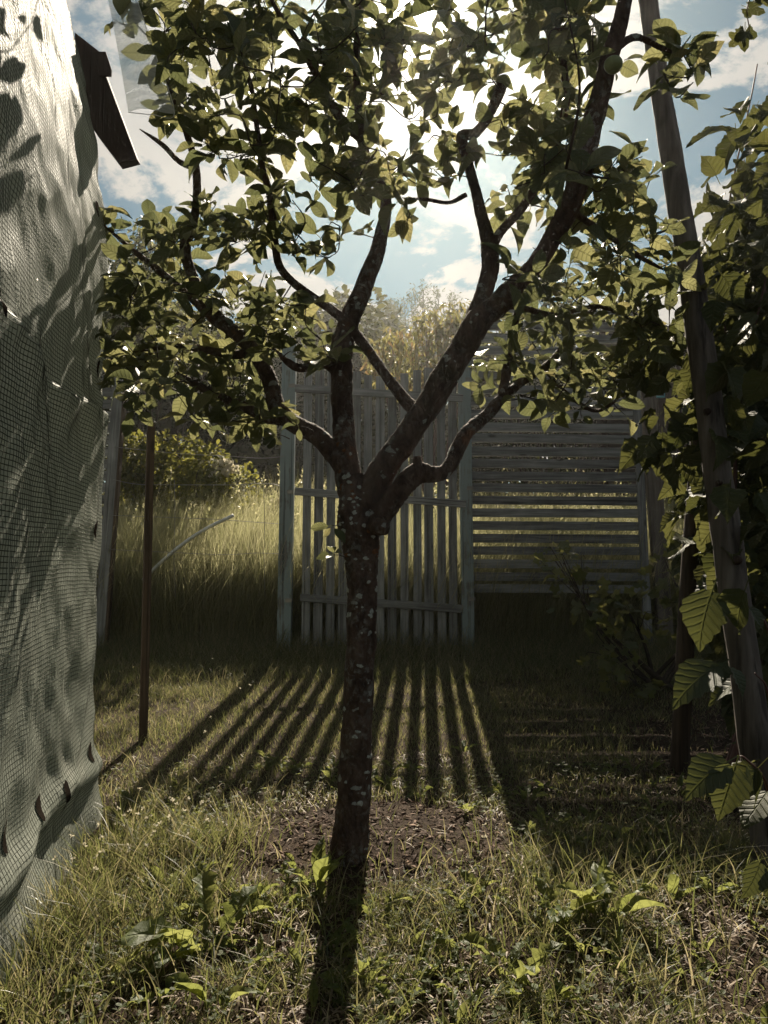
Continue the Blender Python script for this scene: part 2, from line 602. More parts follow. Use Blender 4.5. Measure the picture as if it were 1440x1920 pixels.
def make_film():
    m, k = new_mat('film')
    oc = k.node('ShaderNodeTexCoord', 3)
    a = k.noise(oc, 4.0, 6, 0.6)
    b = k.noise(k.map(oc, scale=(1, 3, 0.5)), 22.0, 6, 0.7, 0.8)
    c = k.ramp(k.math('ADD', k.math('MULTIPLY', a, 0.6), k.math('MULTIPLY', b, 0.4)),
               [(0.32, (0.17, 0.195, 0.16)), (0.5, (0.28, 0.30, 0.255)), (0.65, (0.37, 0.38, 0.325))])
    bp = k.node('ShaderNodeBump', 0, {'Strength': 0.6, 'Distance': 0.008, 'Height': b})
    p = principled(k, c, 0.55, 0.15, bp)
    t = k.node('ShaderNodeBsdfTranslucent', 0, {'Color': g3(0.60, 0.64, 0.55)})
    out_surf(k, k.node('ShaderNodeMixShader', 0, {0: 0.27, 1: p, 2: t}))
    return m


M['film'] = make_film()


def plain(name, col, rough=0.6, spec=0.4, metal=0.0, var=0.25, scale=12.0):
    m, k = new_mat(name)
    oc = k.node('ShaderNodeTexCoord', 3)
    nz = k.noise(oc, scale, 5, 0.6)
    c = k.ramp(nz, [(0.3, tuple(x * (1 - var) for x in col)), (0.7, tuple(min(1, x * (1 + var)) for x in col))])
    bp = k.node('ShaderNodeBump', 0, {'Strength': 0.2, 'Distance': 0.004, 'Height': nz})
    p = principled(k, c, rough, spec, bp)
    p.node.inputs['Metallic'].default_value = metal
    out_surf(k, p)
    return m


M['thread'] = plain('thread', (0.060, 0.066, 0.052), 0.9, 0.08)
M['slot'] = plain('slot', (0.02, 0.016, 0.013), 1.0, 0.0)
M['wire'] = plain('wire', (0.22, 0.21, 0.20), 0.4, 0.5, 0.7)
M['pipe'] = plain('pipe', (0.55, 0.56, 0.55), 0.4)
M['screw'] = plain('screw', (0.5, 0.5, 0.48), 0.35, 0.5, 0.9)
M['roof'] = plain('roof', (0.045, 0.038, 0.040), 0.8)
M['render_wall'] = plain('render_wall', (0.30, 0.29, 0.27), 0.9)
M['shed_wall'] = plain('shed_wall', (0.05, 0.035, 0.032), 0.8)
M['turquoise'] = plain('turquoise', (0.12, 0.36, 0.42), 0.5)
M['chimney'] = plain('chimney', (0.15, 0.20, 0.23), 0.8)
M['twig'] = plain('twig', (0.055, 0.042, 0.032), 0.8, 0.2, 0.0, 0.35, 60)
M['stem_green'] = plain('stem_green', (0.08, 0.085, 0.03), 0.6)
M['stem_red'] = plain('stem_red', (0.09, 0.04, 0.03), 0.6)
M['white_edge'] = plain('white_edge', (0.7, 0.7, 0.68), 0.5)


M['lichen'] = plain('lichen', (0.36, 0.37, 0.335), 0.95, 0.05, 0.0, 0.35, 160)
M['rust_lichen'] = plain('rust_lichen', (0.16, 0.075, 0.040), 0.95, 0.05, 0.0, 0.45, 120)


def make_apple():
    m, k = new_mat('apple_skin')
    oc = k.node('ShaderNodeTexCoord', 3)
    c = k.ramp(k.noise(oc, 30, 4), [(0.3, (0.11, 0.15, 0.04)), (0.7, (0.17, 0.20, 0.06))])
    out_surf(k, principled(k, c, 0.35, 0.5))
    return m


M['apple'] = make_apple()


def make_clear():
    m, k = new_mat('clear_film')
    oc = k.node('ShaderNodeTexCoord', 3)
    nz = k.noise(k.map(oc, scale=(3, 1, 14)), 6.0, 5, 0.6)
    d = principled(k, g3(0.72, 0.74, 0.72), 0.18, 0.6, k.node('ShaderNodeBump', 0, {'Strength': 0.3, 'Distance': 0.003, 'Height': nz}))
    t = k.node('ShaderNodeBsdfTransparent', 0, {'Color': g3(0.93, 0.95, 0.94)})
    f = k.math('MULTIPLY_ADD', nz, 0.8, 0.06)
    out_surf(k, k.node('ShaderNodeMixShader', 0, {0: f, 1: t, 2: d}))
    return m


M['clear_film'] = make_clear()


# ------------------------------------------------------------------ leaf shapes
def leaf_template(prof, nl=7, nw=2, fold=0.25, curl=0.35, pleat=0.0, serr=0.0, petiole=0.18, seed=0, wave=0.0):
    """Leaf blade of length 1 along +Y, face +Z. prof: half width at stations 0..1."""
    rs = np.random.RandomState(seed)
    V, Q, T = [], [], []
    ts = np.linspace(0, 1, nl + 1)
    xs = np.linspace(-1, 1, 2 * nw + 1)
    m = len(xs)
    px = np.interp(ts, np.linspace(0, 1, len(prof)), prof)
    for i, t in enumerate(ts):
        for x in xs:
            hw = px[i]
            if serr and abs(abs(x) - 1) < 1e-6:
                hw *= 1 + serr * (1 if i % 2 else -1)
            X = x * hw
            Z = fold * abs(X) - curl * t * t * 0.5 + wave * math.sin(7 * t + 2.2 * x + seed) * (0.3 + abs(x)) * 0.3
            if pleat:
                Z += pleat * math.cos((t - abs(x) * 0.35) * nl * math.pi) * (0.25 + abs(x)) * (1 - 0.5 * t)
            V.append((X, petiole + t * (1 - curl * curl * 0.25 * t), Z))
    for i in range(nl):
        for j in range(m - 1):
            a = i * m + j
            Q.append((a, a + 1, a + m + 1, a + m))
    n = len(V)
    pw = 0.012
    V += [(-pw, 0, 0.02), (pw, 0, 0.02), (-pw, petiole + 0.03, 0.0), (pw, petiole + 0.03, 0.0)]
    Q.append((n, n + 1, n + 3, n + 2))
    return np.array(V), np.zeros((0, 3), int), np.array(Q)


def lobed_template(lobes, n_out=25, petiole=0.35, cup=0.15, seed=0):
    """Palmate leaf: a fan of pleats around the stalk."""
    rs = np.random.RandomState(seed)
    V = [(0, petiole, 0.0)]
    th = np.linspace(-2.55, 2.55, n_out)
    for i, a in enumerate(th):
        r = 0.30 + sum(h * math.exp(-((a - c) / wd) ** 2) for c, h, wd in lobes)
        r *= 1 + 0.05 * (-1) ** i
        x, y = r * math.sin(a), petiole + r * math.cos(a)
        V.append((x, y, cup * r * r * (1.0 if seed % 2 else -1.2) + 0.03 * math.cos(a * 5 + seed)))
    T = [(0, i + 1, i) for i in range(1, n_out)]
    n = len(V)
    V += [(-0.012, 0, 0.0), (0.012, 0, 0.0), (-0.012, petiole, 0.0), (0.012, petiole, 0.0)]
    return np.array(V), np.array(T), np.array([(n, n + 1, n + 3, n + 2)])


APPLE_T = [leaf_template([0.03, 0.16, 0.235, 0.262, 0.25, 0.205, 0.125, 0.0], 8, 1, f, c, 0, 0, 0.22, s, wv)
           for s, (f, c, wv) in enumerate([(0.35, 0.3, 0.08), (0.2, 0.7, 0.10), (0.65, 0.5, 0.08), (0.3, -0.25, 0.12), (0.15, 1.0, 0.08), (0.9, 0.85, 0.08), (0.5, 1.2, 0.12), (0.4, 0.1, 0.16)])]
VINE_T = [leaf_template([0.12, 0.33, 0.36, 0.33, 0.26, 0.17, 0.07, 0.0], 9, 2, f, c, 0.018, 0.06, 0.3, s, 0.12)
          for s, (f, c) in enumerate([(0.2, 0.5), (0.35, 0.9), (0.1, 0.2), (0.5, 0.7)])]
RASP_T = [leaf_template([0.12, 0.30, 0.36, 0.34, 0.27, 0.18, 0.08, 0.0], 12, 2, f, c, 0.022, 0.07, 0.22, s, 0.06)
          for s, (f, c) in enumerate([(0.3, 0.5), (0.2, 0.8)])]
CUR_T = [lobed_template([(0, 0.28, 0.42), (1.15, 0.22, 0.4), (-1.15, 0.22, 0.4), (2.2, 0.12, 0.35), (-2.2, 0.12, 0.35)], 23, 0.4, cu, s)
         for s, cu in enumerate([0.25, 0.35, 0.1])]
IVY_T = [lobed_template([(0, 0.45, 0.35), (1.1, 0.25, 0.35), (-1.1, 0.25, 0.35)], 19, 0.35, 0.2, s) for s in range(2)]
DAND_T = [leaf_template([0.022, 0.03, 0.075, 0.035, 0.095, 0.045, 0.125, 0.06, 0.14, 0.08, 0.14, 0.07, 0.0], 24, 1, 0.45, c, 0, 0.0, 0.02, s, 0.26)
          for s, c in enumerate([0.5, 0.9, 0.25])]
DOCK_T = [leaf_template([0.03, 0.07, 0.115, 0.135, 0.135, 0.12, 0.08, 0.0], 12, 2, 0.5, c, 0, 0, 0.12, s, 0.2)
          for s, c in enumerate([0.5, 0.9, 0.2])]
PEACH_T = [leaf_template([0.02, 0.10, 0.13, 0.10, 0.0], 5, 1, 0.5, c, 0, 0, 0.05, s, 0.05) for s, c in enumerate([0.6, 1.2, 1.6])]
SMALL_T = [leaf_template([0.03, 0.26, 0.30, 0.0], 3, 1, f, c, 0, 0, 0.05, s, 0.05) for s, (f, c) in enumerate([(0.4, 0.3), (0.1, 0.7)])]


def frames(a, n):
    """Rotation matrices with columns x, y = a, z ~ n for arrays of directions."""
    a = a / (np.linalg.norm(a, axis=1)[:, None] + 1e-9)
    x = np.cross(a, n)
    ln = np.linalg.norm(x, axis=1)[:, None]
    x = np.where(ln < 1e-3, np.array([[1.0, 0, 0]]), x / (ln + 1e-9))
    z = np.cross(x, a)
    return np.stack([x, a, z], 2)


class Leaves:
    def __init__(self, temps, mat):
        self.temps, self.mat = temps, mat
        self.P, self.A, self.N, self.S = [], [], [], []

    def add(self, p, a, n, s):
        self.P.append(p)
        self.A.append(a)
        self.N.append(n)
        self.S.append(s)

    def emit(self, parent, nind, rest='foliage', name='leaf', seed=1):
        P, A, N, S = map(np.array, (self.P, self.A, self.N, self.S))
        rs = np.random.RandomState(seed)
        k = rs.randint(0, len(self.temps), len(P))
        F = frames(A, N)
        ind = np.zeros(len(P), bool)
        if nind:
            c = P + F[:, :, 1] * S[:, None] * 0.6
            x, y, z = proj(c)
            buf = np.zeros((170, 130), bool)
            score = np.zeros(len(P))
            for i in np.argsort(z):
                if z[i] < 0.3 or not (0 < x[i] < 1440 and 0 < y[i] < 1920):
                    continue
                r = max(6, 0.3 * S[i] / z[i] * FPX)
                x0, x1, y0, y1 = [int(q / 12) for q in (x[i] - r, x[i] + r, y[i] - r, y[i] + r)]
                x0, y0 = max(x0, 0), max(y0, 0)
                b = buf[y0:y1 + 1, x0:x1 + 1]
                score[i] = b.size - b.sum()
                b[:] = True
            order = np.argsort(-score)
            ind[order[:nind]] = score[order[:nind]] > 0
        meshes = []
        for q, (V, T, Q) in enumerate(self.temps):
            me = mesh_np(name, V, T, Q, True, V)
            me.materials.append(self.mat)
            meshes.append(me)
        base = np.array(parent.location) if parent is not None else np.zeros(3)
        for i in np.nonzero(ind)[0]:
            o = bpy.data.objects.new(name, meshes[k[i]])
            COL.objects.link(o)
            o.parent = parent
            m = Matrix(F[i].tolist()).to_4x4() @ Matrix.Scale(S[i], 4)
            m.translation = P[i] - base
            o.matrix_local = m
        J = Joiner()
        co = []
        for q, (V, T, Q) in enumerate(self.temps):
            idx = np.nonzero((k == q) & ~ind)[0]
            if not len(idx):
                continue
            G = np.einsum('nij,vj->nvi', F[idx], V) * S[idx][:, None, None] + P[idx][:, None, :] - base
            nv = len(V)
            offs = (np.arange(len(idx)) * nv)[:, None, None]
            J.add(G.reshape(-1, 3), (T[None] + offs).reshape(-1, 3) if len(T) else None, (Q[None] + offs).reshape(-1, 4))
            co.append(np.tile(V, (len(idx), 1)))
        if J.n:
            o = link(rest, J.mesh(rest, True, np.vstack(co)), parent, self.mat)
            o['kind'] = 'stuff'
            return o


def rvec(rs, n):
    v = rs.normal(size=(n, 3))
    return v / np.linalg.norm(v, axis=1)[:, None]


# ------------------------------------------------------------------ ground
def axis_coords(lo, hi, step, far):
    mid = list(np.arange(lo, hi + 1e-6, step))
    out, s, v = [], step, hi
    while v < far:
        s *= 1.35
        v += s
        out.append(v)
    neg, s, v = [], step, lo
    while v > -far:
        s *= 1.35
        v -= s
        neg.append(v)
    return np.array(neg[::-1] + mid + out)


gx = axis_coords(-3.4, 3.4, 0.05, 400)
gy = axis_coords(0.8, 9.0, 0.05, 400)
XX, YY = np.meshgrid(gx, gy)
ZZ = ground_z(XX, YY)
nx, ny = len(gx), len(gy)
ii, jj = np.meshgrid(np.arange(nx - 1), np.arange(ny - 1))
q0 = (jj * nx + ii).ravel()
gme = mesh_np('ground', np.stack([XX.ravel(), YY.ravel(), ZZ.ravel()], 1), None,
              np.stack([q0, q0 + 1, q0 + nx + 1, q0 + nx], 1), True)
tag(link('ground', gme, None, M['soil']), 'brown soil ground climbing gently towards the garden gate', kind='structure')


# ------------------------------------------------------------------ greenhouse
def film_x(y, z):
    """Position of the plastic wall: nearly along the view, leaning in at the top."""
    x = -0.875 - 0.168 * (y - 1.75)
    x = x - 0.085 * np.clip((z - 2.05) / 0.7, 0, 2) ** 1.4
    wv = 0.011 * np.sin(7.0 * y + 2.2 * z + 1.2 * np.sin(3.1 * z)) * (0.4 + 0.6 * sstep(2.2, 1.0, z))
    wv = wv + 0.010 * fnoise(y * 0.6, z * 0.9, 21, 3, 1.1)
    wv = wv + 0.0022 * fnoise(y, z * 0.7, 22, 3, 6.0)
    wv = wv + 0.008 * (1 - 2.4 * np.abs(fnoise(y * 0.9, z * 0.75, 23, 3, 1.7))) + 0.003 * (1 - 2.4 * np.abs(fnoise(y * 0.7 + 0.3 * z, z, 25, 2, 4.0)))
    # sagging pleats hanging from the seam, and the rolled hem near the ground
    seam = 1.56 + 0.03 * np.sin(5 * y)
    below = sstep(0.0, 0.03, seam - z) * np.exp(-np.clip(seam - z, 0, 9) / 0.22)
    wv = wv + below * (0.020 + 0.020 * np.abs(np.sin(8.5 * y + 5.0 * z)))
    wv = wv + 0.030 * np.exp(-((z - 0.30 - 0.02 * np.sin(6 * y)) / 0.045) ** 2)
    wv = wv + 0.03 * sstep(0.24, 0.08, z)
    return x + wv


gh = empty('greenhouse', (-0.95, 1.6, float(ground_z(-0.95, 1.6))))
tag(gh, 'home-made greenhouse clad in wrinkled white reinforced plastic sheet with dark thread grid', 'greenhouse')
ghl = np.array(gh.location)
Y0, Y1, ZT = 0.2, 2.88, 3.05
fy, fz = np.linspace(Y0, Y1, 170), np.linspace(0.0, 1.0, 300)
FY, FZ = np.meshgrid(fy, fz)
zb = ground_z(-0.93, FY) - 0.01
FZZ = zb + (ZT - zb) * FZ
FX = film_x(FY, FZZ)
ii, jj = np.meshgrid(np.arange(len(fy) - 1), np.arange(len(fz) - 1))
q0 = (jj * len(fy) + ii).ravel()
film_q = np.stack([q0, q0 + 1, q0 + len(fy) + 1, q0 + len(fy)], 1)
link('plastic_sheet', mesh_np('plastic_sheet', np.stack([FX, FY, FZZ], -1).reshape(-1, 3) - ghl, None, film_q, True), gh, M['film'])


def thread_lines():
    J = Joiner()
    ang = np.array([0, 2.094, 4.189])

    def line(y, z, vertical):
        zz = np.maximum(z, ground_z(-0.93, y))
        # the weave drifts a little
        y = y + 0.004 * np.sin(7 * zz + 3 * y)
        zz = zz + 0.006 * np.sin(5 * y + 2 * zz)
        x = film_x(y, zz) + 0.0009
        P = np.stack([x, y, zz], 1)
        r = 0.00135
        n = len(P)
        V = np.zeros((n, 3, 3))
        for a in range(3):
            V[:, a, 0] = P[:, 0] + 0.00022 * np.cos(ang[a])
            s = r * np.sin(ang[a])
            V[:, a, 1] = P[:, 1] + (s if vertical else 0)
            V[:, a, 2] = P[:, 2] + (0 if vertical else s)
        i = np.repeat(np.arange(n - 1), 3)
        k = np.tile(np.arange(3), n - 1)
        k2 = (k + 1) % 3
        J.add(V.reshape(-1, 3) - ghl, None, np.stack([i * 3 + k, i * 3 + k2, i * 3 + 3 + k2, i * 3 + 3 + k], 1))

    for y in np.arange(1.30, Y1, 0.0178):
        z = np.linspace(0.10, ZT - 0.02, 150)
        line(np.full(150, y), z, True)
    for z in np.arange(0.13, ZT, 0.0128):
        y = np.linspace(1.30, Y1 - 0.002, 60)
        line(y, np.full(60, z), False)
    return J


o = link('thread_grid', thread_lines().mesh('thread_grid', False), gh, M['thread'])
o['kind'] = 'stuff'


def sheet(name, corners, nu, nv, amp, mat, seed=0):
    """Four-cornered film with light wrinkles."""
    a, b, c, d = [np.array(p, float) for p in corners]
    u, v = np.meshgrid(np.linspace(0, 1, nu), np.linspace(0, 1, nv))
    P = (a[None, None] * ((1 - u) * (1 - v))[..., None] + b[None, None] * (u * (1 - v))[..., None]
         + c[None, None] * (u * v)[..., None] + d[None, None] * ((1 - u) * v)[..., None])
    nrm = np.cross(b - a, d - a)
    nrm /= np.linalg.norm(nrm)
    edge = np.minimum(np.minimum(u, 1 - u), np.minimum(v, 1 - v))
    P = P + (amp * fnoise(u, v, seed, 3, 1.5) * np.clip(edge * 8, 0, 1))[..., None] * nrm
    i, j = np.meshgrid(np.arange(nu - 1), np.arange(nv - 1))
    q = (j * nu + i).ravel()
    return link(name, mesh_np(name, P.reshape(-1, 3) - ghl, None, np.stack([q, q + 1, q + nu + 1, q + nu], 1), True), gh, mat)


gz0 = float(ground_z(-1.06, 2.88))
xt = float(film_x(np.array([2.88]), np.array([ZT]))[0])
xb = float(film_x(np.array([2.88]), np.array([0.5]))[0])
sheet('end_sheet', [(xb - 0.01, 2.882, gz0), (-3.4, 2.882, gz0), (-3.4, 2.882, ZT), (xt - 0.003, 2.882, ZT)], 30, 30, 0.01, M['film'], 31)
sheet('roof_sheet', [(xt, Y0, ZT + 0.003), (xt, 2.882, ZT + 0.003), (-2.2, 2.882, 3.7), (-2.2, Y0, 3.7)], 30, 30, 0.012, M['film'], 32)
sheet('roof_sheet', [(-3.4, Y0, ZT + 0.003), (-3.4, 2.882, ZT + 0.003), (-2.203, 2.882, 3.7), (-2.203, Y0, 3.7)], 20, 20, 0.012, M['film'], 33)
sheet('back_sheet', [(-3.403, Y0, -0.02), (-3.403, 2.882, gz0), (-3.403, 2.882, ZT), (-3.403, Y0, ZT)], 20, 20, 0.012, M['film'], 34)

# dark slots where straps pass through the sheet
for (px, py, hh, ww, rot) in [(165, 180, 0.028, 0.05, 0.1), (181, 388, 0.03, 0.05, 0.1), (183, 690, 0.034, 0.04, 0.0),
                              (179, 992, 0.03, 0.045, 0.0), (169, 1413, 0.034, 0.05, 0.0), (127, 1487, 0.032, 0.030, 0.25),
                              (72, 1517, 0.034, 0.034, 0.35), (8, 1572, 0.04, 0.04, 0.1), (3, 565, 0.03, 0.03, 0)]:
    d = ray(px, py)
    t = 2.0
    for _ in range(60):
        p = CAM + d * t
        e = p[0] - (film_x(p[1], p[2]) + 0.003)
        t += 0.5 * e / abs(d[0])
    p = CAM + d * t
    if p[1] > Y1 - 0.03:
        p[1] = Y1 - 0.03
        p[2] = CAM[2] + d[2] / d[1] * p[1]
    yy = np.linspace(-1, 1, 9)
    V, Q = [], []
    for q, s in enumerate(yy):
        wd = ww * 0.5 * math.sqrt(max(0.02, 1 - (abs(s) ** 3)))
        zc = p[2] + s * hh
        yc = p[1] + s * s * ww * 0.5 + rot * s * hh
        for sg in (-1, 1):
            Y = yc + sg * wd
            V.append((float(film_x(Y, zc)) + 0.0042, Y, zc))
        if q:
            Q.append((2 * q - 2, 2 * q - 1, 2 * q + 1, 2 * q))
    link('strap_slot', mesh_np('strap_slot', np.array(V) - ghl, None, Q), gh, M['slot'])


def prism(name, pts, y0, th, mat, parent, base):
    """Outline drawn at a distance, given its own thickness."""
    P0 = np.array([W(px, py, y0) for px, py in pts])
    P1 = P0 + np.array([0, th, 0])
    n = len(pts)
    bm = bmesh.new()
    a = [bm.verts.new(p - base) for p in P0]
    b = [bm.verts.new(p - base) for p in P1]
    bm.faces.new(a)
    bm.faces.new(b[::-1])
    for i in range(n):
        bm.faces.new((a[i], b[i], b[(i + 1) % n], a[(i + 1) % n]))
    bmesh.ops.recalc_face_normals(bm, faces=bm.faces[:])
    bmesh.ops.bevel(bm, geom=bm.edges[:], offset=0.002, segments=1, affect='EDGES')
    me = bpy.data.meshes.new(name)
    bm.to_mesh(me)
    bm.free()
    return link(name, me, parent, mat)


prism('rafter_end', [(140, 60), (186, 96), (198, 140), (257, 298), (223, 307), (180, 250), (140, 190)], 2.905, 0.045, M['dark_wood'], gh, ghl)
prism('roof_batten', [(176, 96), (198, 96), (209, 130), (208, 142), (186, 142)], 2.892, 0.010, M['dark_wood'], gh, ghl)
# loose corner of clear film hanging over the eave
u, v = np.meshgrid(np.linspace(0, 1, 14), np.linspace(0, 1, 18))
A_, B_, C_, D_ = W(195, -40, 2.15), W(244, -40, 2.15), W(322, 200, 2.15), W(236, 203, 2.15)
P = A_ * ((1 - u) * (1 - v))[..., None] + B_ * (u * (1 - v))[..., None] + C_ * (u * v)[..., None] + D_ * ((1 - u) * v)[..., None]
P[..., 1] += 0.015 * np.sin(5 * u + 3 * v) + 0.02 * v * v
i, j = np.meshgrid(np.arange(13), np.arange(17))
q = (j * 14 + i).ravel()
link('loose_clear_film', mesh_np('loose_clear_film', P.reshape(-1, 3) - ghl, None, np.stack([q, q + 1, q + 15, q + 14], 1), True), gh, M['clear_film'])

rim = catmull([D_ + (0, 0.02, 0), (D_ + C_) / 2 + (0, 0.028, -0.004), C_ + (0, 0.03, 0), (C_ + B_) / 2 + (0, 0.012, 0), B_], 6)
link('film_edge', mesh_np('film_edge', tube(rim, 0.0011, 4)[0] - ghl, *tube(rim, 0.0011, 4)[1:], True), gh, M['white_edge'])

# ------------------------------------------------------------------ gate and fences
GD = 6.0
gate = empty('garden_gate', (float(W(705, 1200, GD)[0]), GD, float(ground_z(0, GD))))
tag(gate, 'weathered grey picket gate of upright slats between two blue posts', 'gate')
sx = [575.7, 598, 620.5, 643.5, 667, 689, 712, 735, 758, 782, 803, 827, 848]
st = [657, 670, 678, 688, 697, 704, 706, 707, 700, 694, 690, 688, 692]
for i, (x, t) in enumerate(zip(sx, st)):
    lean = (x - 700) / 160.0 * 3.2 - 1.5
    beam_between('slat', W(x + lean + 1, 1212 + RS.uniform(-4, 4), GD), W(x - lean * 0.6, t, GD), 0.067 + RS.uniform(-0.004, 0.004), 0.02,
                 M['grey_wood'], gate, i, 0.003)
for i, (ya, yb, xa, xb_) in enumerate([(728, 747, 553, 868), (921, 945, 553, 874), (1120, 1142, 563, 868)]):
    beam_between('rail', W(xa, ya, GD - 0.024), W(xb_, yb, GD - 0.024), 0.060, 0.024, M['grey_wood'], gate, 40 + i)

# hand latch on the gate
g = W(770, 877, GD - 0.045)
lm = board_mesh('latch', 0.16, 0.012, 0.018, 0.002)
lo = link('latch', lm, gate, M['wire'])
lo.location = Vector(W(760, 876, GD + 0.02)) - Vector(gate.location)

for nm, lab, (xa, ya, xb_, yb), wd in [
        ('gate_post', 'blue-grey painted square post left of the picket gate', (543, 645, 533, 1225), 0.108),
        ('gate_post', 'blue-grey painted post between picket gate and horizontal slat panel', (869, 632, 878, 1222), 0.094)]:
    A, B = W(xb_, yb, GD + 0.02), W(xa, ya, GD + 0.02)
    A[2] = float(ground_z(A[0], A[1])) - 0.03
    po = empty(nm, A)
    tag(po, lab, 'post', 'painted gate posts')
    beam_between('post_shaft', A, B, wd, 0.09, M['blue_paint'], po, 60, 0.004)
    # worn cap block and hinge plates / screws
    for zf in (0.18, 0.52, 0.86):
        c = Vector(A).lerp(Vector(B), zf)
        s = link('hinge', board_mesh('hinge', 0.05, 0.006, 0.03, 0.001), po, M['wire'])
        s.location = c + Vector((0.03, -0.048, 0)) - Vector(A)

fence = empty('slat_fence', (float(W(1040, 1180, GD)[0]), GD + 0.05, float(ground_z(0.8, GD))))
tag(fence, 'tall weathered fence panel of grey horizontal slats right of the gate', 'fence')
py = [589, 612, 635, 658, 681, 706, 733, 754, 777.5, 802, 823, 847, 870, 893, 915, 938, 962, 987, 1010, 1033, 1057, 1081, 1104]
for i, y in enumerate(py):
    f = (y - 589) / 515.0
    dy = 2.0 - 1.5 * f
    beam_between('slat', W(874, y - dy + RS.uniform(-1, 1), GD + 0.06), W(1184 + 24 * f, y + dy + RS.uniform(-1, 1), GD + 0.06), 0.067 + RS.uniform(-0.003, 0.003), 0.044,
                 M['grey_wood'], fence, 80 + i, 0.003)
A, B = W(1216, 1215, GD + 0.035), W(1186, 600, GD + 0.035)
beam_between('end_board', A, B, 0.06, 0.03, M['grey_wood'], fence, 120)
A, B = W(1250, 1240, GD + 0.10), W(1207, 640, GD + 0.10)
beam_between('post', A, B, 0.115, 0.07, M['pole_wood'], fence, 121)

lath = empty('lath_fence', (float(W(190, 1180, GD)[0]), GD, float(ground_z(-2.2, GD))))
tag(lath, 'slatted wooden fence end with leaning grey post beside the greenhouse wall', 'fence')
for i in range(21):
    y = 690 + i * 22.3
    xr = 226 - 0.092 * (y - 690)
    beam_between('slat', W(20, y, GD + 0.05), W(xr - 6, y + 1, GD + 0.05), 0.070, 0.018, M['grey_wood'], lath, 140 + i)
beam_between('post', W(186, 1215, GD), W(226, 690, GD), 0.085, 0.05, M['grey_wood'], lath, 170)
beam_between('edge_board', W(200, 1205, GD + 0.005), W(237, 690, GD + 0.005), 0.022, 0.06, M['brown_wood'], lath, 171)
ring = mesh_np('screw', np.array([(math.cos(a) * 0.007, -0.002, math.sin(a) * 0.007) for a in np.arange(8) * math.pi / 4] + [(0, -0.004, 0)]),
               [(8, i, (i + 1) % 8) for i in range(8)], None)
ring.materials.append(M['screw'])
for i in range(20):
    y = 701 + i * 22.3
    s = link('screw', ring, lath)
    s.location = Vector(W(214 - 0.092 * (y - 690), y, GD - 0.028)) - Vector(lath.location)

wires = empty('wire_fence', (float(W(370, 1180, GD)[0]), GD, float(ground_z(-1.4, GD))))
tag(wires, 'slack rusty wire strands strung between leaning post and blue gate post', 'fence')
for pts in ([(212, 899), (260, 908), (350, 909), (430, 909), (500, 907), (522, 911), (530, 922)],
            [(214, 838), (330, 850), (440, 856), (490, 859), (532, 856)],
            [(205, 966), (310, 970), (390, 973), (450, 977), (531, 983)],
            [(200, 1030), (325, 1036), (420, 1040), (480, 1037), (531, 1039)],
            [(327, 900), (328, 970), (326, 1036), (329, 1120)],
            [(494, 908), (496, 980), (495, 1040), (497, 1120)]):
    P = catmull([W(x, y, GD - 0.03) for x, y in pts], 6)
    link('wire', mesh_np('wire', tube(P, 0.0024, 4)[0] - np.array(wires.location), *tube(P, 0.0024, 4)[1:], True), wires, M['wire'])

P = catmull([W(268, 1088, 6.06), W(300, 1056, 6.06), W(340, 1022, 6.07), W(385, 992, 6.08), W(438, 966, 6.09)], 6)
V, T, Q = tube(P, 0.0135, 8)
tag(link('bent_pipe', mesh_np('bent_pipe', V, T, Q, True), None, M['pipe']), 'thin pale bent pipe leaning in the tall grass behind the wire', 'pipe')

p = GP(268, 1390)
stake = empty('plant_stake', p)
tag(stake, 'slim square brown stake standing alone on the lawn near the greenhouse', 'stake')
beam_between('stake_shaft', p - np.array([0, 0, 0.05]), W(283, 792, p[1]), 0.036, 0.036, M['brown_wood'], stake, 201, 0.002, R(25))
sp = link('stake_top', board_mesh('stake_top', 0.040, 0.040, 0.012, 0.003), stake, M['brown_wood'])
sp.location = Vector(W(283, 792, p[1])) - Vector(p)

# rough support pole leaning across the right side, and a slimmer one behind
base = W(1452, 1640, 2.30)
base[2] = float(ground_z(base[0], base[1])) - 0.05
pole = empty('support_pole', base)
tag(pole, 'thick rough weathered pole leaning left across the right side of the garden', 'pole')
ctl = [base, W(1420, 1420, 2.34), W(1378, 1120, 2.40), W(1342, 860, 2.46), W(1302, 560, 2.54), W(1266, 340, 2.60), W(1236, 150, 2.66), W(1216, 10, 2.7), W(1207, -70, 2.72)]
P = catmull(ctl, 8)
rr = np.interp(np.linspace(0, 1, len(P)), [0, 0.15, 0.5, 0.8, 1], [0.050, 0.047, 0.042, 0.034, 0.031])
V, T, Q = tube(P, rr, 14, 0.05, 3)
link('pole_shaft', mesh_np('pole_shaft', V - base, T, Q, True), pole, M['pole_wood'])
for (px, pyy, dd, rr_) in [(1387, 1050, 2.38, 0.012), (1330, 770, 2.44, 0.010), (1352, 905, 2.41, 0.008)]:
    kp = W(px, pyy, dd - 0.045)
    V, T, Q = tube(np.array([kp + (0, 0.02, 0), kp + (0, 0.005, 0.0), kp + (0, -0.004, 0)]), [rr_ * 1.3, rr_, rr_ * 0.5], 8, 0.1, 2)
    link('knot', mesh_np('knot', V - base, T, Q, True), pole, M['dark_wood'])
b2 = GP(1272, 1445)
pole2 = empty('brown_pole', b2)
tag(pole2, 'slimmer dark brown upright pole behind the currant bush on the right', 'pole')
top2 = W(1316, 700, b2[1] + 0.05)
P = catmull([b2 - np.array([0, 0, 0.05]), W(1281, 1300, b2[1]), W(1292, 1080, b2[1] + 0.02), W(1306, 880, b2[1] + 0.04), top2], 6)
V, T, Q = tube(P, np.linspace(0.038, 0.032, len(P)), 12, 0.02, 8)
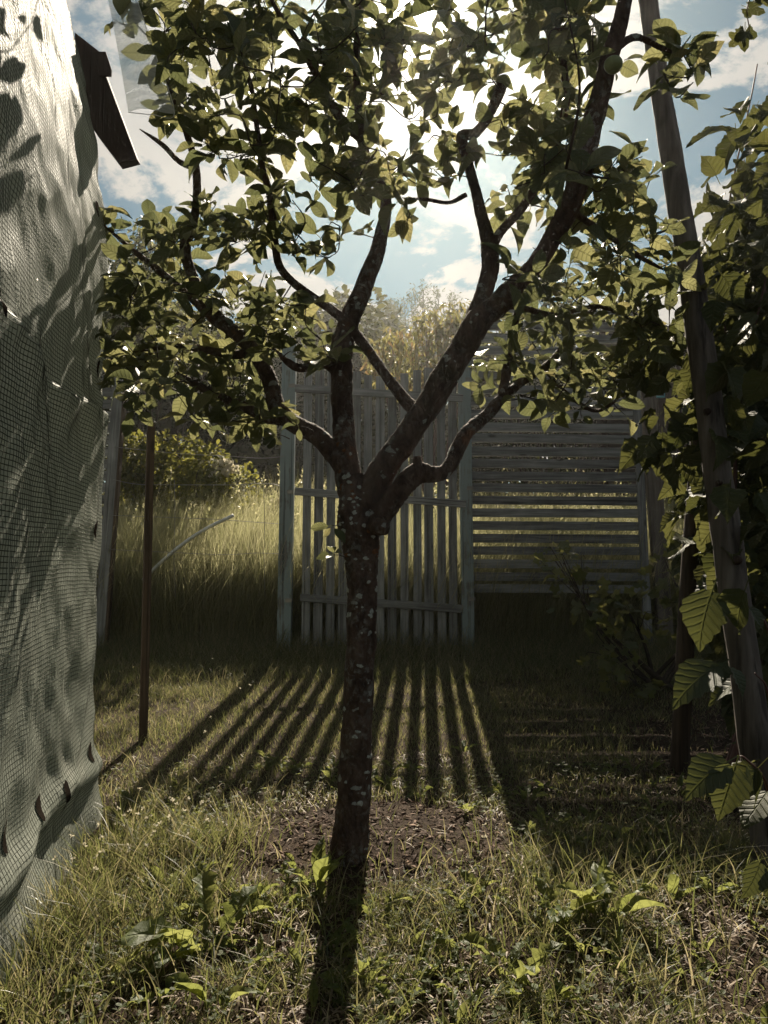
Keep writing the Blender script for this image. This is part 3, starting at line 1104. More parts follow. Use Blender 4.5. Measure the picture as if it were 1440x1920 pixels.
link('pole_shaft', mesh_np('pole_shaft', V - b2, T, Q, True), pole2, M['brown_wood'])
link('pole_cap', mesh_np('pole_cap', *[(a - b2 if n == 0 else a) for n, a in enumerate(tube(np.array([top2 - (0, 0, 0.02), top2 + (0, 0, 0.004)]), [0.036, 0.033], 12))], True), pole2, M['dark_wood'])

# ------------------------------------------------------------------ apple tree
TD = float(GP(658, 1600)[1])
tb = GP(658, 1605)
apple = empty('apple_tree', (tb[0], tb[1], float(ground_z(tb[0], tb[1]))))
tag(apple, 'gnarled apple tree with lichen-spotted trunk forking low in front of the gate', 'tree')
apl = np.array(apple.location)
SKEL, SKR, TIPS = [], [], []          # points of the wood, for twigs to grow from


def branch(ctl, per=10, seg=12, rough=0.07, seed=0, name='branch', endr=None):
    """ctl: (px, py, distance, radius in px)."""
    P = catmull([W(x, y, d) for x, y, d, r in ctl], per)
    rad = [r / FPX * d for x, y, d, r in ctl]
    if ctl[-1][3] < 6.5:                 # thin limbs run out to a fine tip with a spur of leaves
        rad[-1] *= 0.3
        TIPS.append(P[-1])
    rad = np.interp(np.linspace(0, len(ctl) - 1, len(P)), np.arange(len(ctl)), rad)
    V, T, Q = tube(P, rad, seg, rough, seed)
    n_ = len(P) * seg
    ctr = np.repeat(P, seg, axis=0)
    dv = V[:n_] - ctr
    ln_ = np.linalg.norm(dv, axis=1)[:, None] + 1e-9
    q_ = V[:n_]
    rid = fnoise(q_[:, 0] + 0.22 * q_[:, 2], q_[:, 1] - 0.17 * q_[:, 2], 90 + seed, 3, 9.0) + 0.8 * fnoise(q_[:, 2] * 0.8, q_[:, 0] + q_[:, 1], 190 + seed, 3, 7.0)
    V[:n_] = ctr + dv / ln_ * (ln_ + (rid * np.minimum(0.0042, 0.075 * ln_[:, 0] + 0.0002))[:, None])
    o = link(name, mesh_np(name, V - apl, T, Q, True), apple, M['bark'])
    for a, b in zip(P, rad):
        SKEL.append(a)
        SKR.append(b)
    return o


d0 = TD
trunk_o = branch([(646, 1660, d0, 66), (653, 1618, d0, 43), (656, 1590, d0, 35), (660, 1540, d0, 31), (668, 1400, d0 + .01, 29), (674, 1250, d0 + .02, 27.5), (678, 1120, d0 + .02, 27),
        (677, 1050, d0 + .02, 32), (673, 990, d0 + .02, 38), (668, 940, d0 + .02, 36), (662, 895, d0 + .03, 27)], 16, 30, 0.05, 1, 'trunk')
def lichen(name, obj_list, n, rmin, rmax, mat, seed, zlo, zhi):
    """Irregular crusts lying on the bark."""
    rs = np.random.RandomState(seed)
    J = Joiner()
    P_, N_ = [], []
    for o_ in obj_list:
        me_ = o_.data
        c_ = np.zeros(len(me_.polygons) * 3)
        me_.polygons.foreach_get('center', c_)
        m_ = np.zeros(len(me_.polygons) * 3)
        me_.polygons.foreach_get('normal', m_)
        P_.append(c_.reshape(-1, 3))
        N_.append(m_.reshape(-1, 3))
    P_, N_ = np.vstack(P_), np.vstack(N_)
    zz = P_[:, 2] + apl[2]
    ok = np.nonzero((zz > zlo) & (zz < zhi) & (N_[:, 1] < 0.35))[0]
    for i in rs.choice(ok, n):
        nr = N_[i]
        e1 = np.cross(nr, [0.1, 0.2, 1.0])
        e1 /= np.linalg.norm(e1)
        e2 = np.cross(nr, e1)
        m = 10
        a = np.arange(m) * 2 * math.pi / m
        r = rs.uniform(rmin, rmax) * (1 + 0.35 * rs.uniform(-1, 1, m))
        sq = rs.uniform(0.5, 1.0)
        ring_ = P_[i] + np.outer(np.cos(a) * r, e1) + np.outer(np.sin(a) * r * sq, e2) - nr * (0.0004 + 9 * (r * np.cos(a)) ** 2)[:, None]
        mid_ = P_[i] + np.outer(np.cos(a) * r * 0.6, e1) + np.outer(np.sin(a) * r * 0.6 * sq, e2) + nr * (0.0018 - 6 * (0.6 * r * np.cos(a)) ** 2)[:, None]
        V = np.vstack([ring_, mid_, P_[i] + nr * 0.0016])
        k_ = np.arange(m)
        k2 = (k_ + 1) % m
        J.add(V, np.stack([np.full(m, 2 * m), m + k_, m + k2], 1), np.stack([k_, k2, m + k2, m + k_], 1))
    o_ = link(name, J.mesh(name, True), apple, M[mat])
    o_['kind'] = 'stuff'


A_C = [(668, 960, d0 + .03, 28), (652, 890, d0 + .04, 25), (646, 820, d0 + .06, 22), (642, 750, d0 + .08, 20.5), (640, 690, d0 + .10, 21), (644, 635, d0 + .12, 22),
       (660, 590, d0 + .14, 20), (686, 528, d0 + .17, 17), (708, 468, d0 + .19, 14), (722, 405, d0 + .21, 12), (722, 365, d0 + .22, 10),
       (695, 315, d0 + .22, 9.5), (678, 262, d0 + .22, 10), (672, 190, d0 + .2, 8), (668, 110, d0 + .18, 7), (675, 30, d0 + .15, 5.5), (690, -60, d0 + .12, 4)]
limb_a = branch(A_C, seed=2)
branch([(678, 262, d0 + .22, 9), (650, 235, d0 + .2, 9), (618, 190, d0 + .16, 8), (588, 130, d0 + .1, 7.5), (560, 80, d0 + .04, 6), (520, 20, d0 - .02, 5), (490, -40, d0 - .06, 4)], seed=3, seg=8)
B_C = [(682, 950, d0 + .01, 30), (712, 890, d0 - .0, 27), (752, 832, d0 - .02, 25.5), (800, 765, d0 - .05, 25), (850, 682, d0 - .08, 25), (900, 600, d0 - .12, 25),
       (958, 548, d0 - .16, 21), (1010, 490, d0 - .2, 19.5), (1050, 420, d0 - .24, 20), (1083, 345, d0 - .28, 22), (1104, 262, d0 - .32, 21), (1125, 180, d0 - .36, 18),
       (1146, 100, d0 - .4, 17), (1168, 20, d0 - .43, 15), (1185, -70, d0 - .46, 13)]
limb_b = branch(B_C, seed=4, seg=14)
lichen('pale_lichen', [trunk_o], 70, 0.004, 0.012, 'lichen', 5, 0.3, 1.4)
lichen('pale_lichen', [trunk_o, limb_a, limb_b], 110, 0.003, 0.010, 'lichen', 6, 0.85, 1.9)
lichen('rusty_lichen', [trunk_o, limb_a], 26, 0.006, 0.018, 'rust_lichen', 7, 0.98, 1.4)
branch([(872, 640, d0 - .1, 18), (892, 590, d0 - .09, 18), (908, 548, d0 - .08, 17), (918, 505, d0 - .07, 17), (918, 472, d0 - .06, 18), (908, 425, d0 - .05, 12),
        (892, 360, d0 - .02, 10.5), (876, 298, d0, 10.5), (866, 258, d0 + .02, 11.5), (893, 248, d0 + .02, 10), (922, 205, d0 + .02, 10), (938, 165, d0 + .03, 11.5), (945, 148, d0 + .03, 11)], seed=5, seg=10)
branch([(918, 475, d0 - .06, 11), (938, 436, d0 - .08, 9.5), (980, 388, d0 - .12, 9), (1018, 325, d0 - .16, 9), (1046, 255, d0 - .18, 8.5), (1062, 180, d0 - .2, 8), (1050, 90, d0 - .24, 7), (1030, 20, d0 - .27, 6), (1010, -40, d0 - .3, 5)], seed=6, seg=8)
branch([(874, 365, d0 - .02, 4.5), (842, 380, d0 - .03, 4), (800, 374, d0 - .05, 3.5), (752, 371, d0 - .08, 3)], seed=7, seg=6)
branch([(790, 772, d0 - .03, 14), (762, 752, d0 - .01, 12), (722, 702, d0 + .03, 10), (686, 652, d0 + .07, 10.5), (652, 608, d0 + .1, 10.5), (618, 578, d0 + .1, 9.5), (576, 550, d0 + .08, 8.5),
        (540, 520, d0 + .06, 8), (520, 488, d0 + .04, 7.5), (513, 425, d0 + .02, 7.5), (506, 365, d0, 7.5), (492, 312, d0 - .02, 6.5), (482, 240, d0 - .05, 5.5), (470, 160, d0 - .1, 5), (450, 90, d0 - .14, 4)], seed=8, seg=9)
branch([(650, 880, d0 + .03, 21), (622, 845, d0 + .05, 19), (585, 812, d0 + .08, 18.5), (545, 790, d0 + .12, 18.5), (522, 768, d0 + .14, 17), (510, 725, d0 + .17, 15.5), (484, 672, d0 + .21, 14.5),
        (450, 632, d0 + .25, 13.5), (415, 602, d0 + .28, 12), (385, 565, d0 + .3, 11), (362, 520, d0 + .3, 10.5), (346, 468, d0 + .3, 11), (358, 432, d0 + .29, 9), (368, 385, d0 + .28, 8), (368, 320, d0 + .26, 7.5),
        (350, 250, d0 + .22, 6.5), (320, 170, d0 + .16, 5.5), (300, 90, d0 + .1, 5)], seed=9, seg=10)
branch([(368, 318, d0 + .26, 6), (335, 302, d0 + .25, 5.5), (305, 272, d0 + .24, 5), (262, 242, d0 + .23, 3.5)], seed=10, seg=6)
branch([(535, 785, d0 + .13, 14), (500, 782, d0 + .15, 11), (455, 762, d0 + .18, 9.5), (410, 742, d0 + .2, 9), (370, 722, d0 + .22, 8.5), (332, 702, d0 + .24, 7)], seed=11, seg=8)
branch([(440, 625, d0 + .26, 9), (398, 600, d0 + .32, 7.5), (345, 545, d0 + .38, 7), (300, 508, d0 + .42, 6.5), (250, 470, d0 + .46, 5.5), (192, 420, d0 + .5, 5)], seed=12, seg=6)
branch([(470, 660, d0 + .22, 10), (430, 665, d0 + .28, 8), (380, 655, d0 + .36, 7), (320, 650, d0 + .42, 6), (250, 660, d0 + .5, 4.5)], seed=13, seg=6)
branch([(704, 985, d0 + .0, 24), (730, 946, d0 - .02, 21), (755, 912, d0 - .03, 20), (785, 886, d0 - .03, 20), (808, 888, d0 - .03, 16), (832, 884, d0 - .02, 13.5), (852, 858, d0 + .0, 13), (872, 815, d0 + .04, 13.5),
        (902, 788, d0 + .08, 13), (940, 748, d0 + .14, 11), (985, 710, d0 + .22, 8.5), (1030, 682, d0 + .3, 7), (1062, 640, d0 + .38, 6), (1100, 590, d0 + .46, 5), (1150, 560, d0 + .54, 4)], seed=14, seg=11, rough=0.1)
branch([(786, 890, d0 - .03, 15), (783, 868, d0 - .04, 9), (781, 856, d0 - .04, 7)], seed=15, seg=8, rough=0.15)
branch([(698, 985, d0 - .04, 16), (714, 988, d0 - .06, 16), (726, 990, d0 - .07, 13)], seed=16, seg=9, rough=0.1)
branch([(938, 752, d0 + .14, 9), (950, 700, d0 + .16, 9), (958, 650, d0 + .17, 9), (966, 600, d0 + .18, 8), (985, 545, d0 + .2, 6)], seed=17, seg=8)
branch([(640, 705, d0 + .1, 10), (604, 680, d0 + .07, 8.5), (566, 690, d0 + .03, 8), (540, 680, d0 + .0, 7), (515, 655, d0 - .02, 5)], seed=18, seg=7)
branch([(1068, 392, d0 - .25, 8), (1100, 415, d0 - .2, 6.5), (1150, 448, d0 - .12, 6), (1200, 482, d0 - .05, 5.5), (1250, 508, d0, 5)], seed=19, seg=6)
branch([(900, 600, d0 - .1, 8), (960, 575, d0 + .0, 6), (1040, 590, d0 + .15, 5), (1120, 575, d0 + .3, 4.5), (1190, 600, d0 + .4, 4)], seed=20, seg=6)
branch([(1146, 100, d0 - .4, 9), (1190, 70, d0 - .38, 7), (1240, 90, d0 - .36, 5), (1280, 105, d0 - .35, 4)], seed=21, seg=6)
branch([(1020, 690, d0 + .28, 5), (1060, 735, d0 + .35, 4.5), (1120, 770, d0 + .42, 4), (1180, 730, d0 + .5, 3.5)], seed=22, seg=6)

FOL = [  # px, py, rx, ry, spurs, distance, spread
    (290, 50, 120, 70, 22, d0 - .05, .15), (430, 90, 130, 95, 30, d0 - .02, .2), (560, 120, 110, 110, 30, d0 + .02, .2),
    (620, 250, 80, 60, 15, d0 + .15, .15), (440, 240, 110, 80, 24, d0 + .0, .2), (320, 190, 80, 55, 14, d0 + .2, .12),
    (690, 110, 70, 100, 16, d0 + .15, .15), (720, 325, 110, 50, 17, d0 + .12, .15), (420, 430, 130, 55, 24, d0 + .2, .2),
    (560, 420, 110, 80, 22, d0 + .12, .2), (290, 500, 90, 90, 26, d0 + .42, .2), (430, 560, 130, 70, 28, d0 + .3, .25),
    (560, 600, 100, 50, 16, d0 + .15, .2), (270, 620, 85, 70, 26, d0 + .45, .2), (330, 700, 110, 60, 26, d0 + .35, .25),
    (430, 755, 90, 55, 18, d0 + .3, .2), (260, 720, 70, 60, 14, d0 + .45, .2), (470, 680, 70, 50, 9, d0 + .3, .2), (950, 60, 110, 90, 19, d0 - .15, .2),
    (1020, 220, 95, 110, 30, d0 - .12, .22), (1090, 90, 90, 95, 22, d0 - .3, .2), (1120, 330, 70, 70, 15, d0 - .2, .15),
    (1000, 400, 90, 65, 16, d0 - .05, .2), (1175, 430, 90, 60, 15, d0 - .05, .2), (1060, 520, 120, 60, 20, d0 + .1, .25),
    (1160, 560, 100, 60, 17, d0 + .3, .25), (1000, 640, 100, 60, 17, d0 + .25, .2), (1110, 650, 110, 70, 22, d0 + .42, .25),
    (1160, 740, 80, 40, 9, d0 + .5, .2), (930, 690, 60, 60, 8, d0 + .15, .2), (840, 290, 50, 45, 4, d0 + .0, .15),
    (880, 110, 60, 60, 9, d0 - .05, .15), (1280, 110, 45, 60, 5, d0 - .34, .1), (640, 30, 90, 40, 14, d0 + .1, .2),
    (1200, 330, 30, 40, 3, d0 - .3, .1), (1060, 770, 50, 30, 4, d0 + .4, .2), (790, 150, 60, 50, 5, d0 + .1, .2), (770, 40, 60, 40, 4, d0 + .1, .15),
    (800, 90, 110, 90, 12, d0 - .05, .2), (880, 210, 90, 60, 8, d0 - .05, .15), (740, 230, 90, 60, 8, d0 + .1, .15), (960, 300, 80, 60, 8, d0 - .1, .2), (600, 340, 90, 50, 9, d0 + .1, .2),
    (215, -120, 90, 90, 14, d0 + .6, .25),  # unseen spurs above the frame, added to shade the plastic wall
    (650, 660, 60, 40, 4, d0 + .1, .1), (1230, 640, 50, 50, 6, d0 + .35, .15), (1010, 720, 90, 40, 6, d0 + .3, .2),
    (560, -60, 300, 50, 26, d0, .3), (1000, -60, 200, 50, 16, d0 - .2, .3), (480, 820, 40, 25, 2, d0 + .25, .1),
]
rs = np.random.RandomState(77)
pts = []
for (cx, cy, rx, ry, n, dm, sp_) in FOL:
    for _ in range(int(round(n * 0.80))):
        a, r = rs.uniform(0, 6.283), math.sqrt(rs.uniform())
        pts.append(W(cx + rx * r * math.cos(a), cy + ry * r * math.sin(a), dm + rs.normal() * sp_))
for t_ in TIPS:
    for _ in range(3):
        pts.append(t_ + rs.normal(size=3) * 0.035)
pts = np.array(pts)
qx, qy, qz = proj(pts)
pts = pts[~((qx < 285) & (qy > 40) & (qy < 350) & (qz < 3.05))]
skel = np.array(SKEL)
TW = Joiner()
AL = Leaves(APPLE_T, M['apple_leaf'])
dmin = np.array([np.min(np.linalg.norm(skel - p, axis=1)) for p in pts])
for i in np.argsort(dmin):
    p = pts[i]
    j = int(np.argmin(np.linalg.norm(skel - p, axis=1)))
    s = skel[j]
    L = np.linalg.norm(p - s)
    if L > 0.55:
        p = s + (p - s) * 0.55 / L
        L = 0.55
    mid = (s + p) / 2 + rs.normal(size=3) * 0.15 * L + np.array([0, 0, -0.06 * L])
    C = catmull([s, mid, p], 4)
    r0 = min(0.0042, 0.0018 + 0.006 * L)
    TW.add(*tube(C, np.linspace(r0, 0.0013, len(C)), 5))
    skel = np.vstack([skel, C[2:]])
    ax = p - C[-3]
    ax = ax / (np.linalg.norm(ax) + 1e-9)
    ax = ax * 0.6 + np.array([0, 0, 0.55])
    ax /= np.linalg.norm(ax)
    nl = rs.randint(3, 7)
    ph = rs.uniform(0, 6.28)
    e1 = np.cross(ax, [0.3, 0.9, 0.2])
    e1 /= np.linalg.norm(e1)
    e2 = np.cross(ax, e1)
    for q in range(nl):
        th = ph + q * 2.4
        t = 0.35 + 0.65 * rs.uniform()
        k = int(round((0.3 + 0.7 * rs.uniform()) * (len(C) - 1)))
        out = e1 * math.cos(th) + e2 * math.sin(th)
        a = out * (0.75 + 0.4 * rs.uniform()) + ax * (0.55 * rs.uniform() + 0.1) + np.array([0, 0, -0.28 * rs.uniform()])
        nrm = ax * 0.9 + rs.normal(size=3) * 0.35
        AL.add(C[k], a, nrm, 0.038 + 0.072 * rs.uniform() ** 0.8)
# a few short shoots straight on the trunk
for (px, pyy, n) in [(622, 985, 3), (625, 1040, 4), (560, 800, 4), (515, 815, 3)]:
    b_ = W(px + 28, pyy + 8, d0 - 0.03)
    e_ = W(px, pyy, d0 - 0.06)
    C = catmull([b_, (b_ + e_) / 2 + (0, 0, 0.004), e_], 3)
    TW.add(*tube(C, np.linspace(0.002, 0.001, len(C)), 5))
    for q in range(n):
        AL.add(e_, rs.normal(size=3) * 0.5 + np.array([-0.6, -0.2, -0.1]), rs.normal(size=3) * 0.4 + np.array([0, -0.5, 0.6]), rs.uniform(0.035, 0.06))
V = np.vstack(TW.V) - apl
o = link('twigs', mesh_np('twigs', V, np.vstack(TW.T), np.vstack(TW.Q), True), apple, M['twig'])
o['kind'] = 'stuff'
AL.emit(apple, 300, 'crown', 'leaf', 3)

# one round green apple by the right-hand limb
ap = W(1150, 122, d0 - 0.44)
bm = bmesh.new()
bmesh.ops.create_uvsphere(bm, u_segments=20, v_segments=14, radius=0.024)
for v in bm.verts:
    r = math.hypot(v.co.x, v.co.y)
    v.co.z = v.co.z * 0.92 - 0.010 * math.exp(-(r / 0.008) ** 2) * (1 if v.co.z > 0 else -0.6)
    v.co.x *= 1 + 0.1 * v.co.z / 0.024
    v.co.y *= 1 + 0.1 * v.co.z / 0.024
me = bpy.data.meshes.new('apple_body')
bm.to_mesh(me)
bm.free()
for p_ in me.polygons:
    p_.use_smooth = True
af = empty('apple', ap)
tag(af, 'round unripe green apple hanging by the thick right-hand branch', 'apple')
link('apple_body', me, af, M['apple'])
V, T, Q = tube(catmull([(0, 0, 0.014), (0.003, 0.01, 0.03), (0.0, 0.03, 0.05)], 4), 0.0013, 5)
link('stalk', mesh_np('stalk', V, T, Q, True), af, M['twig'])

# ------------------------------------------------------------------ climbing vine and shrubs on the right
vb = GP(1420, 1380)
vine = empty('climbing_vine', vb)
tag(vine, 'dense dark climbing plant with big pointed leaves filling the right edge', 'vine')
VL = Leaves(VINE_T, M['vine_leaf'])
vbl = np.array(vb)
VT = Joiner()
rs = np.random.RandomState(5)
for (cx, cy, dd, w_) in [(1395, 300, 3.2, 60), (1340, 480, 3.0, 50), (1420, 120, 3.4, 60), (1440, 500, 2.7, 40), (1310, 620, 2.9, 50), (1470, 300, 3.0, 50), (1400, 700, 3.3, 80), (1500, 100, 3.0, 50)]:
    b_ = W(1400 + rs.uniform(-60, 120), 1420, dd)
    b_[2] = float(ground_z(b_[0], b_[1])) - 0.02
    e_ = W(cx, cy, dd)
    C = catmull([b_, b_ * 0.66 + e_ * 0.34 + rs.normal(size=3) * 0.09, b_ * 0.33 + e_ * 0.67 + rs.normal(size=3) * 0.09, e_], 7)
    VT.add(*tube(C, np.linspace(0.010, 0.003, len(C)), 6))
# a shoot hanging in from above
hang = catmull([W(1500, -60, 2.2), W(1430, -40, 2.2), W(1402, 10, 2.2), W(1405, 55, 2.2)], 5)
VT.add(*tube(hang, np.linspace(0.003, 0.0015, len(hang)), 5))
link('stem', mesh_np('stem', np.vstack(VT.V) - vbl, np.vstack(VT.T), np.vstack(VT.Q), True), vine, M['stem_red'])['kind'] = 'stuff'
VEL = [(1400, 1080, 70, 200, 170, 3.3, .35), (1440, 1280, 50, 150, 120, 3.1, .2), (1330, 950, 60, 130, 60, 3.5, .25), (1490, 1500, 60, 150, 90, 2.5, .2), (1365, 730, 50, 260, 380, 4.3, .2), (1400, 1000, 60, 150, 160, 4.0, .3), (1410, 560, 80, 210, 170, 3.1, .25), (1350, 660, 80, 130, 130, 3.1, .3), (1400, 850, 90, 240, 190, 2.95, .3), (1355, 440, 60, 100, 34, 3.0, .2),
       (1415, 260, 40, 90, 34, 3.0, .25), (1430, 700, 95, 330, 700, 4.0, .3), (1450, 560, 75, 260, 300, 3.4, .3), (1440, 900, 90, 300, 300, 3.5, .3), (1240, 660, 55, 50, 16, 2.75, .1), (1255, 790, 45, 80, 18, 2.75, .12), (1430, 1130, 45, 170, 60, 3.0, .2),
       (1500, 600, 60, 500, 260, 3.1, .4), (1540, 300, 90, 300, 140, 3.4, .4), (1440, 980, 60, 220, 70, 3.6, .3)]
for (cx, cy, rx, ry, n, dm, sp_) in VEL:
    for _ in range(n):
        a, r = rs.uniform(0, 6.283), math.sqrt(rs.uniform())
        p = W(cx + rx * r * math.cos(a), cy + ry * r * math.sin(a), dm + rs.normal() * sp_)
        if p[2] < ground_z(p[0], p[1]) + 0.3:
            continue
        ax = np.array([rs.normal() * 0.5 - 0.35, rs.normal() * 0.6 - 0.15, -0.55 + rs.normal() * 0.35])
        nr = np.array([rs.normal() * 0.5, -0.3 + rs.normal() * 0.5, 0.8])
        VL.add(p, ax, nr, rs.uniform(0.09, 0.155))
VL.emit(vine, 260, 'foliage', 'leaf', 4)
HL = Leaves(IVY_T, M['vine_leaf'])
for k in range(16):
    c = hang[rs.randint(3, len(hang))] + rs.normal(size=3) * 0.012
    HL.add(c, np.array([rs.normal() * .8, rs.normal() * .4, -0.7 + rs.normal() * 0.3]), np.array([rs.normal() * .4, -1.0, 0.4]), rs.uniform(0.05, 0.085))
HL.emit(vine, 16, 'foliage', 'leaf', 2)


def shrub(name, label, cat, base, temps, mat, clumps, size, nstem, seed, nind=0, stem_mat='twig', droop=0.0, group=None, per=1.0, up=0.3):
    """Bush: stems from the base to each clump and leaves spread through the clumps (centre, radii, number)."""
    e = empty(name, base)
    tag(e, label, cat, group)
    rs = np.random.RandomState(seed)
    bl = np.array(base)
    J = Joiner()
    L = Leaves(temps, M[mat])
    for ci, (c, r, n) in enumerate(clumps):
        c, r = np.array(c, float), np.broadcast_to(np.array(r, float), (3,))
        b_ = bl + np.array([rs.normal() * 0.08, rs.normal() * 0.08, 0])
        b_[2] = float(ground_z(b_[0], b_[1])) - 0.03
        C = catmull([b_, b_ * 0.5 + c * 0.5 + rs.normal(size=3) * 0.06, c], 5)
        J.add(*tube(C, np.linspace(0.012 * max(size / 0.06, 0.7), 0.004, len(C)), 6))
        for _ in range(max(1, nstem)):
            tip = c + rvec(rs, 1)[0] * r * 0.95
            C2 = catmull([C[-4], c * 0.6 + tip * 0.4 + rs.normal(size=3) * 0.03, tip], 4)
            J.add(*tube(C2, np.linspace(0.004, 0.0012, len(C2)), 5))
        dirs = rvec(rs, n)
        rad = rs.uniform(0.25, 1.0, n) ** 0.45
        for q in range(n):
            u_ = dirs[q]
            p = c + u_ * r * rad[q]
            a = u_ * 0.8 + rs.normal(size=3) * 0.55 + np.array([0, 0, -droop])
            nr = np.array([0, 0, 1.0]) * (up + 0.4) + u_ * 0.5 + rs.normal(size=3) * 0.4
            L.add(p, a, nr, size * rs.uniform(0.7, 1.25))
    link('stem', mesh_np('stem', np.vstack(J.V) - bl, np.vstack(J.T), np.vstack(J.Q), True), e, M[stem_mat])
    L.emit(e, nind, 'foliage', 'leaf', seed)
    return e


cb = GP(1235, 1290)
cd = float(cb[1])
shrub('currant_bush', 'low currant bush with lobed yellow-green leaves in front of the slat panel', 'bush', cb, CUR_T, 'currant_leaf',
      [(W(1060, 1060, cd + .2), (.16, .2, .12), 20), (W(1090, 1120, cd + .1), (.2, .2, .12), 24), (W(1180, 1150, cd), (.22, .22, .16), 40), (W(1130, 1210, cd - .1), (.2, .2, .14), 34),
       (W(1260, 1080, cd + .2), (.2, .25, .2), 46), (W(1330, 1040, cd + .2), (.2, .25, .25), 50), (W(1180, 1270, cd - .2), (.16, .2, .1), 22), (W(1380, 1120, cd + .1), (.22, .25, .25), 50),
       (W(1300, 1190, cd), (.2, .25, .2), 44), (W(1040, 1050, cd + .25), (.12, .12, .10), 12)], 0.085, 3, 9, 240, 'twig', 0.1)

rb = GP(1445, 1600)
rasp = empty('raspberry_cane', rb)
tag(rasp, 'raspberry cane with large pleated serrated leaves lit from the side by the leaning pole', 'plant')
rbl = np.array(rb)
RL = Leaves(RASP_T, M['raspberry_leaf'])
J = Joiner()
for pts_ in ([(1450, 1600, 2.15), (1452, 1440, 2.1), (1440, 1300, 2.08), (1415, 1262, 2.06)], [(1450, 1600, 2.15), (1440, 1480, 2.05), (1400, 1425, 2.0), (1384, 1418, 2.0)],
             [(1450, 1600, 2.15), (1470, 1350, 2.2), (1440, 1180, 2.2), (1395, 1130, 2.2)]):
    C = catmull([W(*q) if i else rbl - np.array([0, 0, 0.03]) for i, q in enumerate(pts_)], 6)
    J.add(*tube(C, np.linspace(0.005, 0.002, len(C)), 6))
link('stem', mesh_np('stem', np.vstack(J.V) - rbl, np.vstack(J.T), np.vstack(J.Q), True), rasp, M['stem_red'])
for (pa, pb, d_, nr, s) in [((1368, 1238), (1262, 1292), 2.06, (0.1, -0.45, 0.9), 1.0), ((1362, 1240), (1400, 1300), 2.03, (0.7, -0.7, 0.4), 1.0), ((1366, 1236), (1330, 1290), 2.05, (-0.5, -0.7, 0.4), 0.8),
                            ((1384, 1418), (1288, 1470), 2.0, (0.0, -0.55, 0.9), 1.0), ((1388, 1420), (1440, 1500), 2.0, (0.6, -0.7, 0.5), 1.0), ((1386, 1416), (1350, 1520), 1.98, (-0.4, -0.8, 0.3), 1.0),
                            ((1395, 1130), (1440, 1180), 2.2, (0.4, -0.6, 0.8), 0.9), ((1345, 1085), (1300, 1200), 2.25, (-0.6, -0.7, 0.2), 1.0),
                            ((1430, 1600), (1405, 1680), 2.0, (0.3, -0.8, 0.3), 1.0), ((1440, 1610), (1450, 1690), 2.0, (-0.3, -0.8, 0.3), 1.0)]:
    A_, B_ = W(*pa, d_), W(*pb, d_ - 0.03)
    L_ = np.linalg.norm(B_ - A_)
    RL.add(A_, B_ - A_, np.array(nr), L_ * s)
RL.emit(rasp, 40, 'foliage', 'leaf', 8)

# ------------------------------------------------------------------ shrubs and houses behind the fence
def base_at(px, d):
    p = W(px, 1100, d)
    p[2] = float(ground_z(p[0], p[1]))
    return p


def fill(boxes, d, sp, r, n, seed):
    """Clumps filling pixel boxes at a distance."""
    rs = np.random.RandomState(seed)
    out = []
    for (x0, y0, x1, y1, k) in boxes:
        for _ in range(k):
            out.append((W(rs.uniform(x0, x1), rs.uniform(y0, y1), d + rs.normal() * sp), r * rs.uniform(0.7, 1.3), n))
    return out


shrub('hedge_shrub', 'tall dark leafy shrub behind the wire fence on the left', 'shrub', base_at(330, 16), SMALL_T, 'hedge_leaf',
      fill([(150, 620, 430, 930, 40), (380, 640, 580, 940, 24)], 16.2, .5, .8, 380, 41), 0.2, 5, 41, 0)
shrub('hedge_shrub', 'dark evergreen shrub behind the picket gate', 'shrub', base_at(690, 17), SMALL_T, 'hedge_leaf',
      fill([(520, 690, 760, 960, 14), (560, 610, 700, 760, 6), (700, 720, 900, 960, 12)], 17, .4, .8, 420, 42), 0.2, 5, 42, 0)
shrub('hedge_shrub', 'dark shrub behind the horizontal slat panel', 'shrub', base_at(1080, 17), SMALL_T, 'hedge_leaf',
      fill([(880, 700, 1200, 950, 22), (900, 640, 1180, 760, 8)], 17, .4, .8, 420, 43), 0.2, 5, 43, 0)
shrub('hedge_shrub', 'dark shrub behind the brown pole at the right', 'shrub', base_at(1340, 14), SMALL_T, 'hedge_leaf',
      fill([(1210, 760, 1480, 940, 14), (1300, 620, 1480, 800, 10)], 14, .4, .65, 400, 44), 0.18, 5, 44, 0)
rose = base_at(320, 8.4)
shrub('rose_bush', 'sunlit rose bush with yellow-green leaves behind the tall grass', 'bush', rose, SMALL_T, 'rose_leaf',
      fill([(230, 835, 380, 950, 12), (330, 850, 450, 950, 8), (225, 790, 260, 880, 3)], 8.4, .25, .24, 220, 45), 0.065, 4, 45, 0)


def blossom_mesh(seed):
    rs = np.random.RandomState(seed)
    J = Joiner()
    for k in range(26):
        u_ = rvec(rs, 1)[0]
        u_[2] = abs(u_[2]) * 0.9 - 0.2
        F = frames(u_[None] + 0.3 * rs.normal(size=(1, 3)), rs.normal(size=(1, 3)))[0]
        V, T, Q = SMALL_T[k % 2]
        J.add((V * 0.055) @ F.T + u_ * 0.028, None, Q)
    return J.mesh('petals', True)


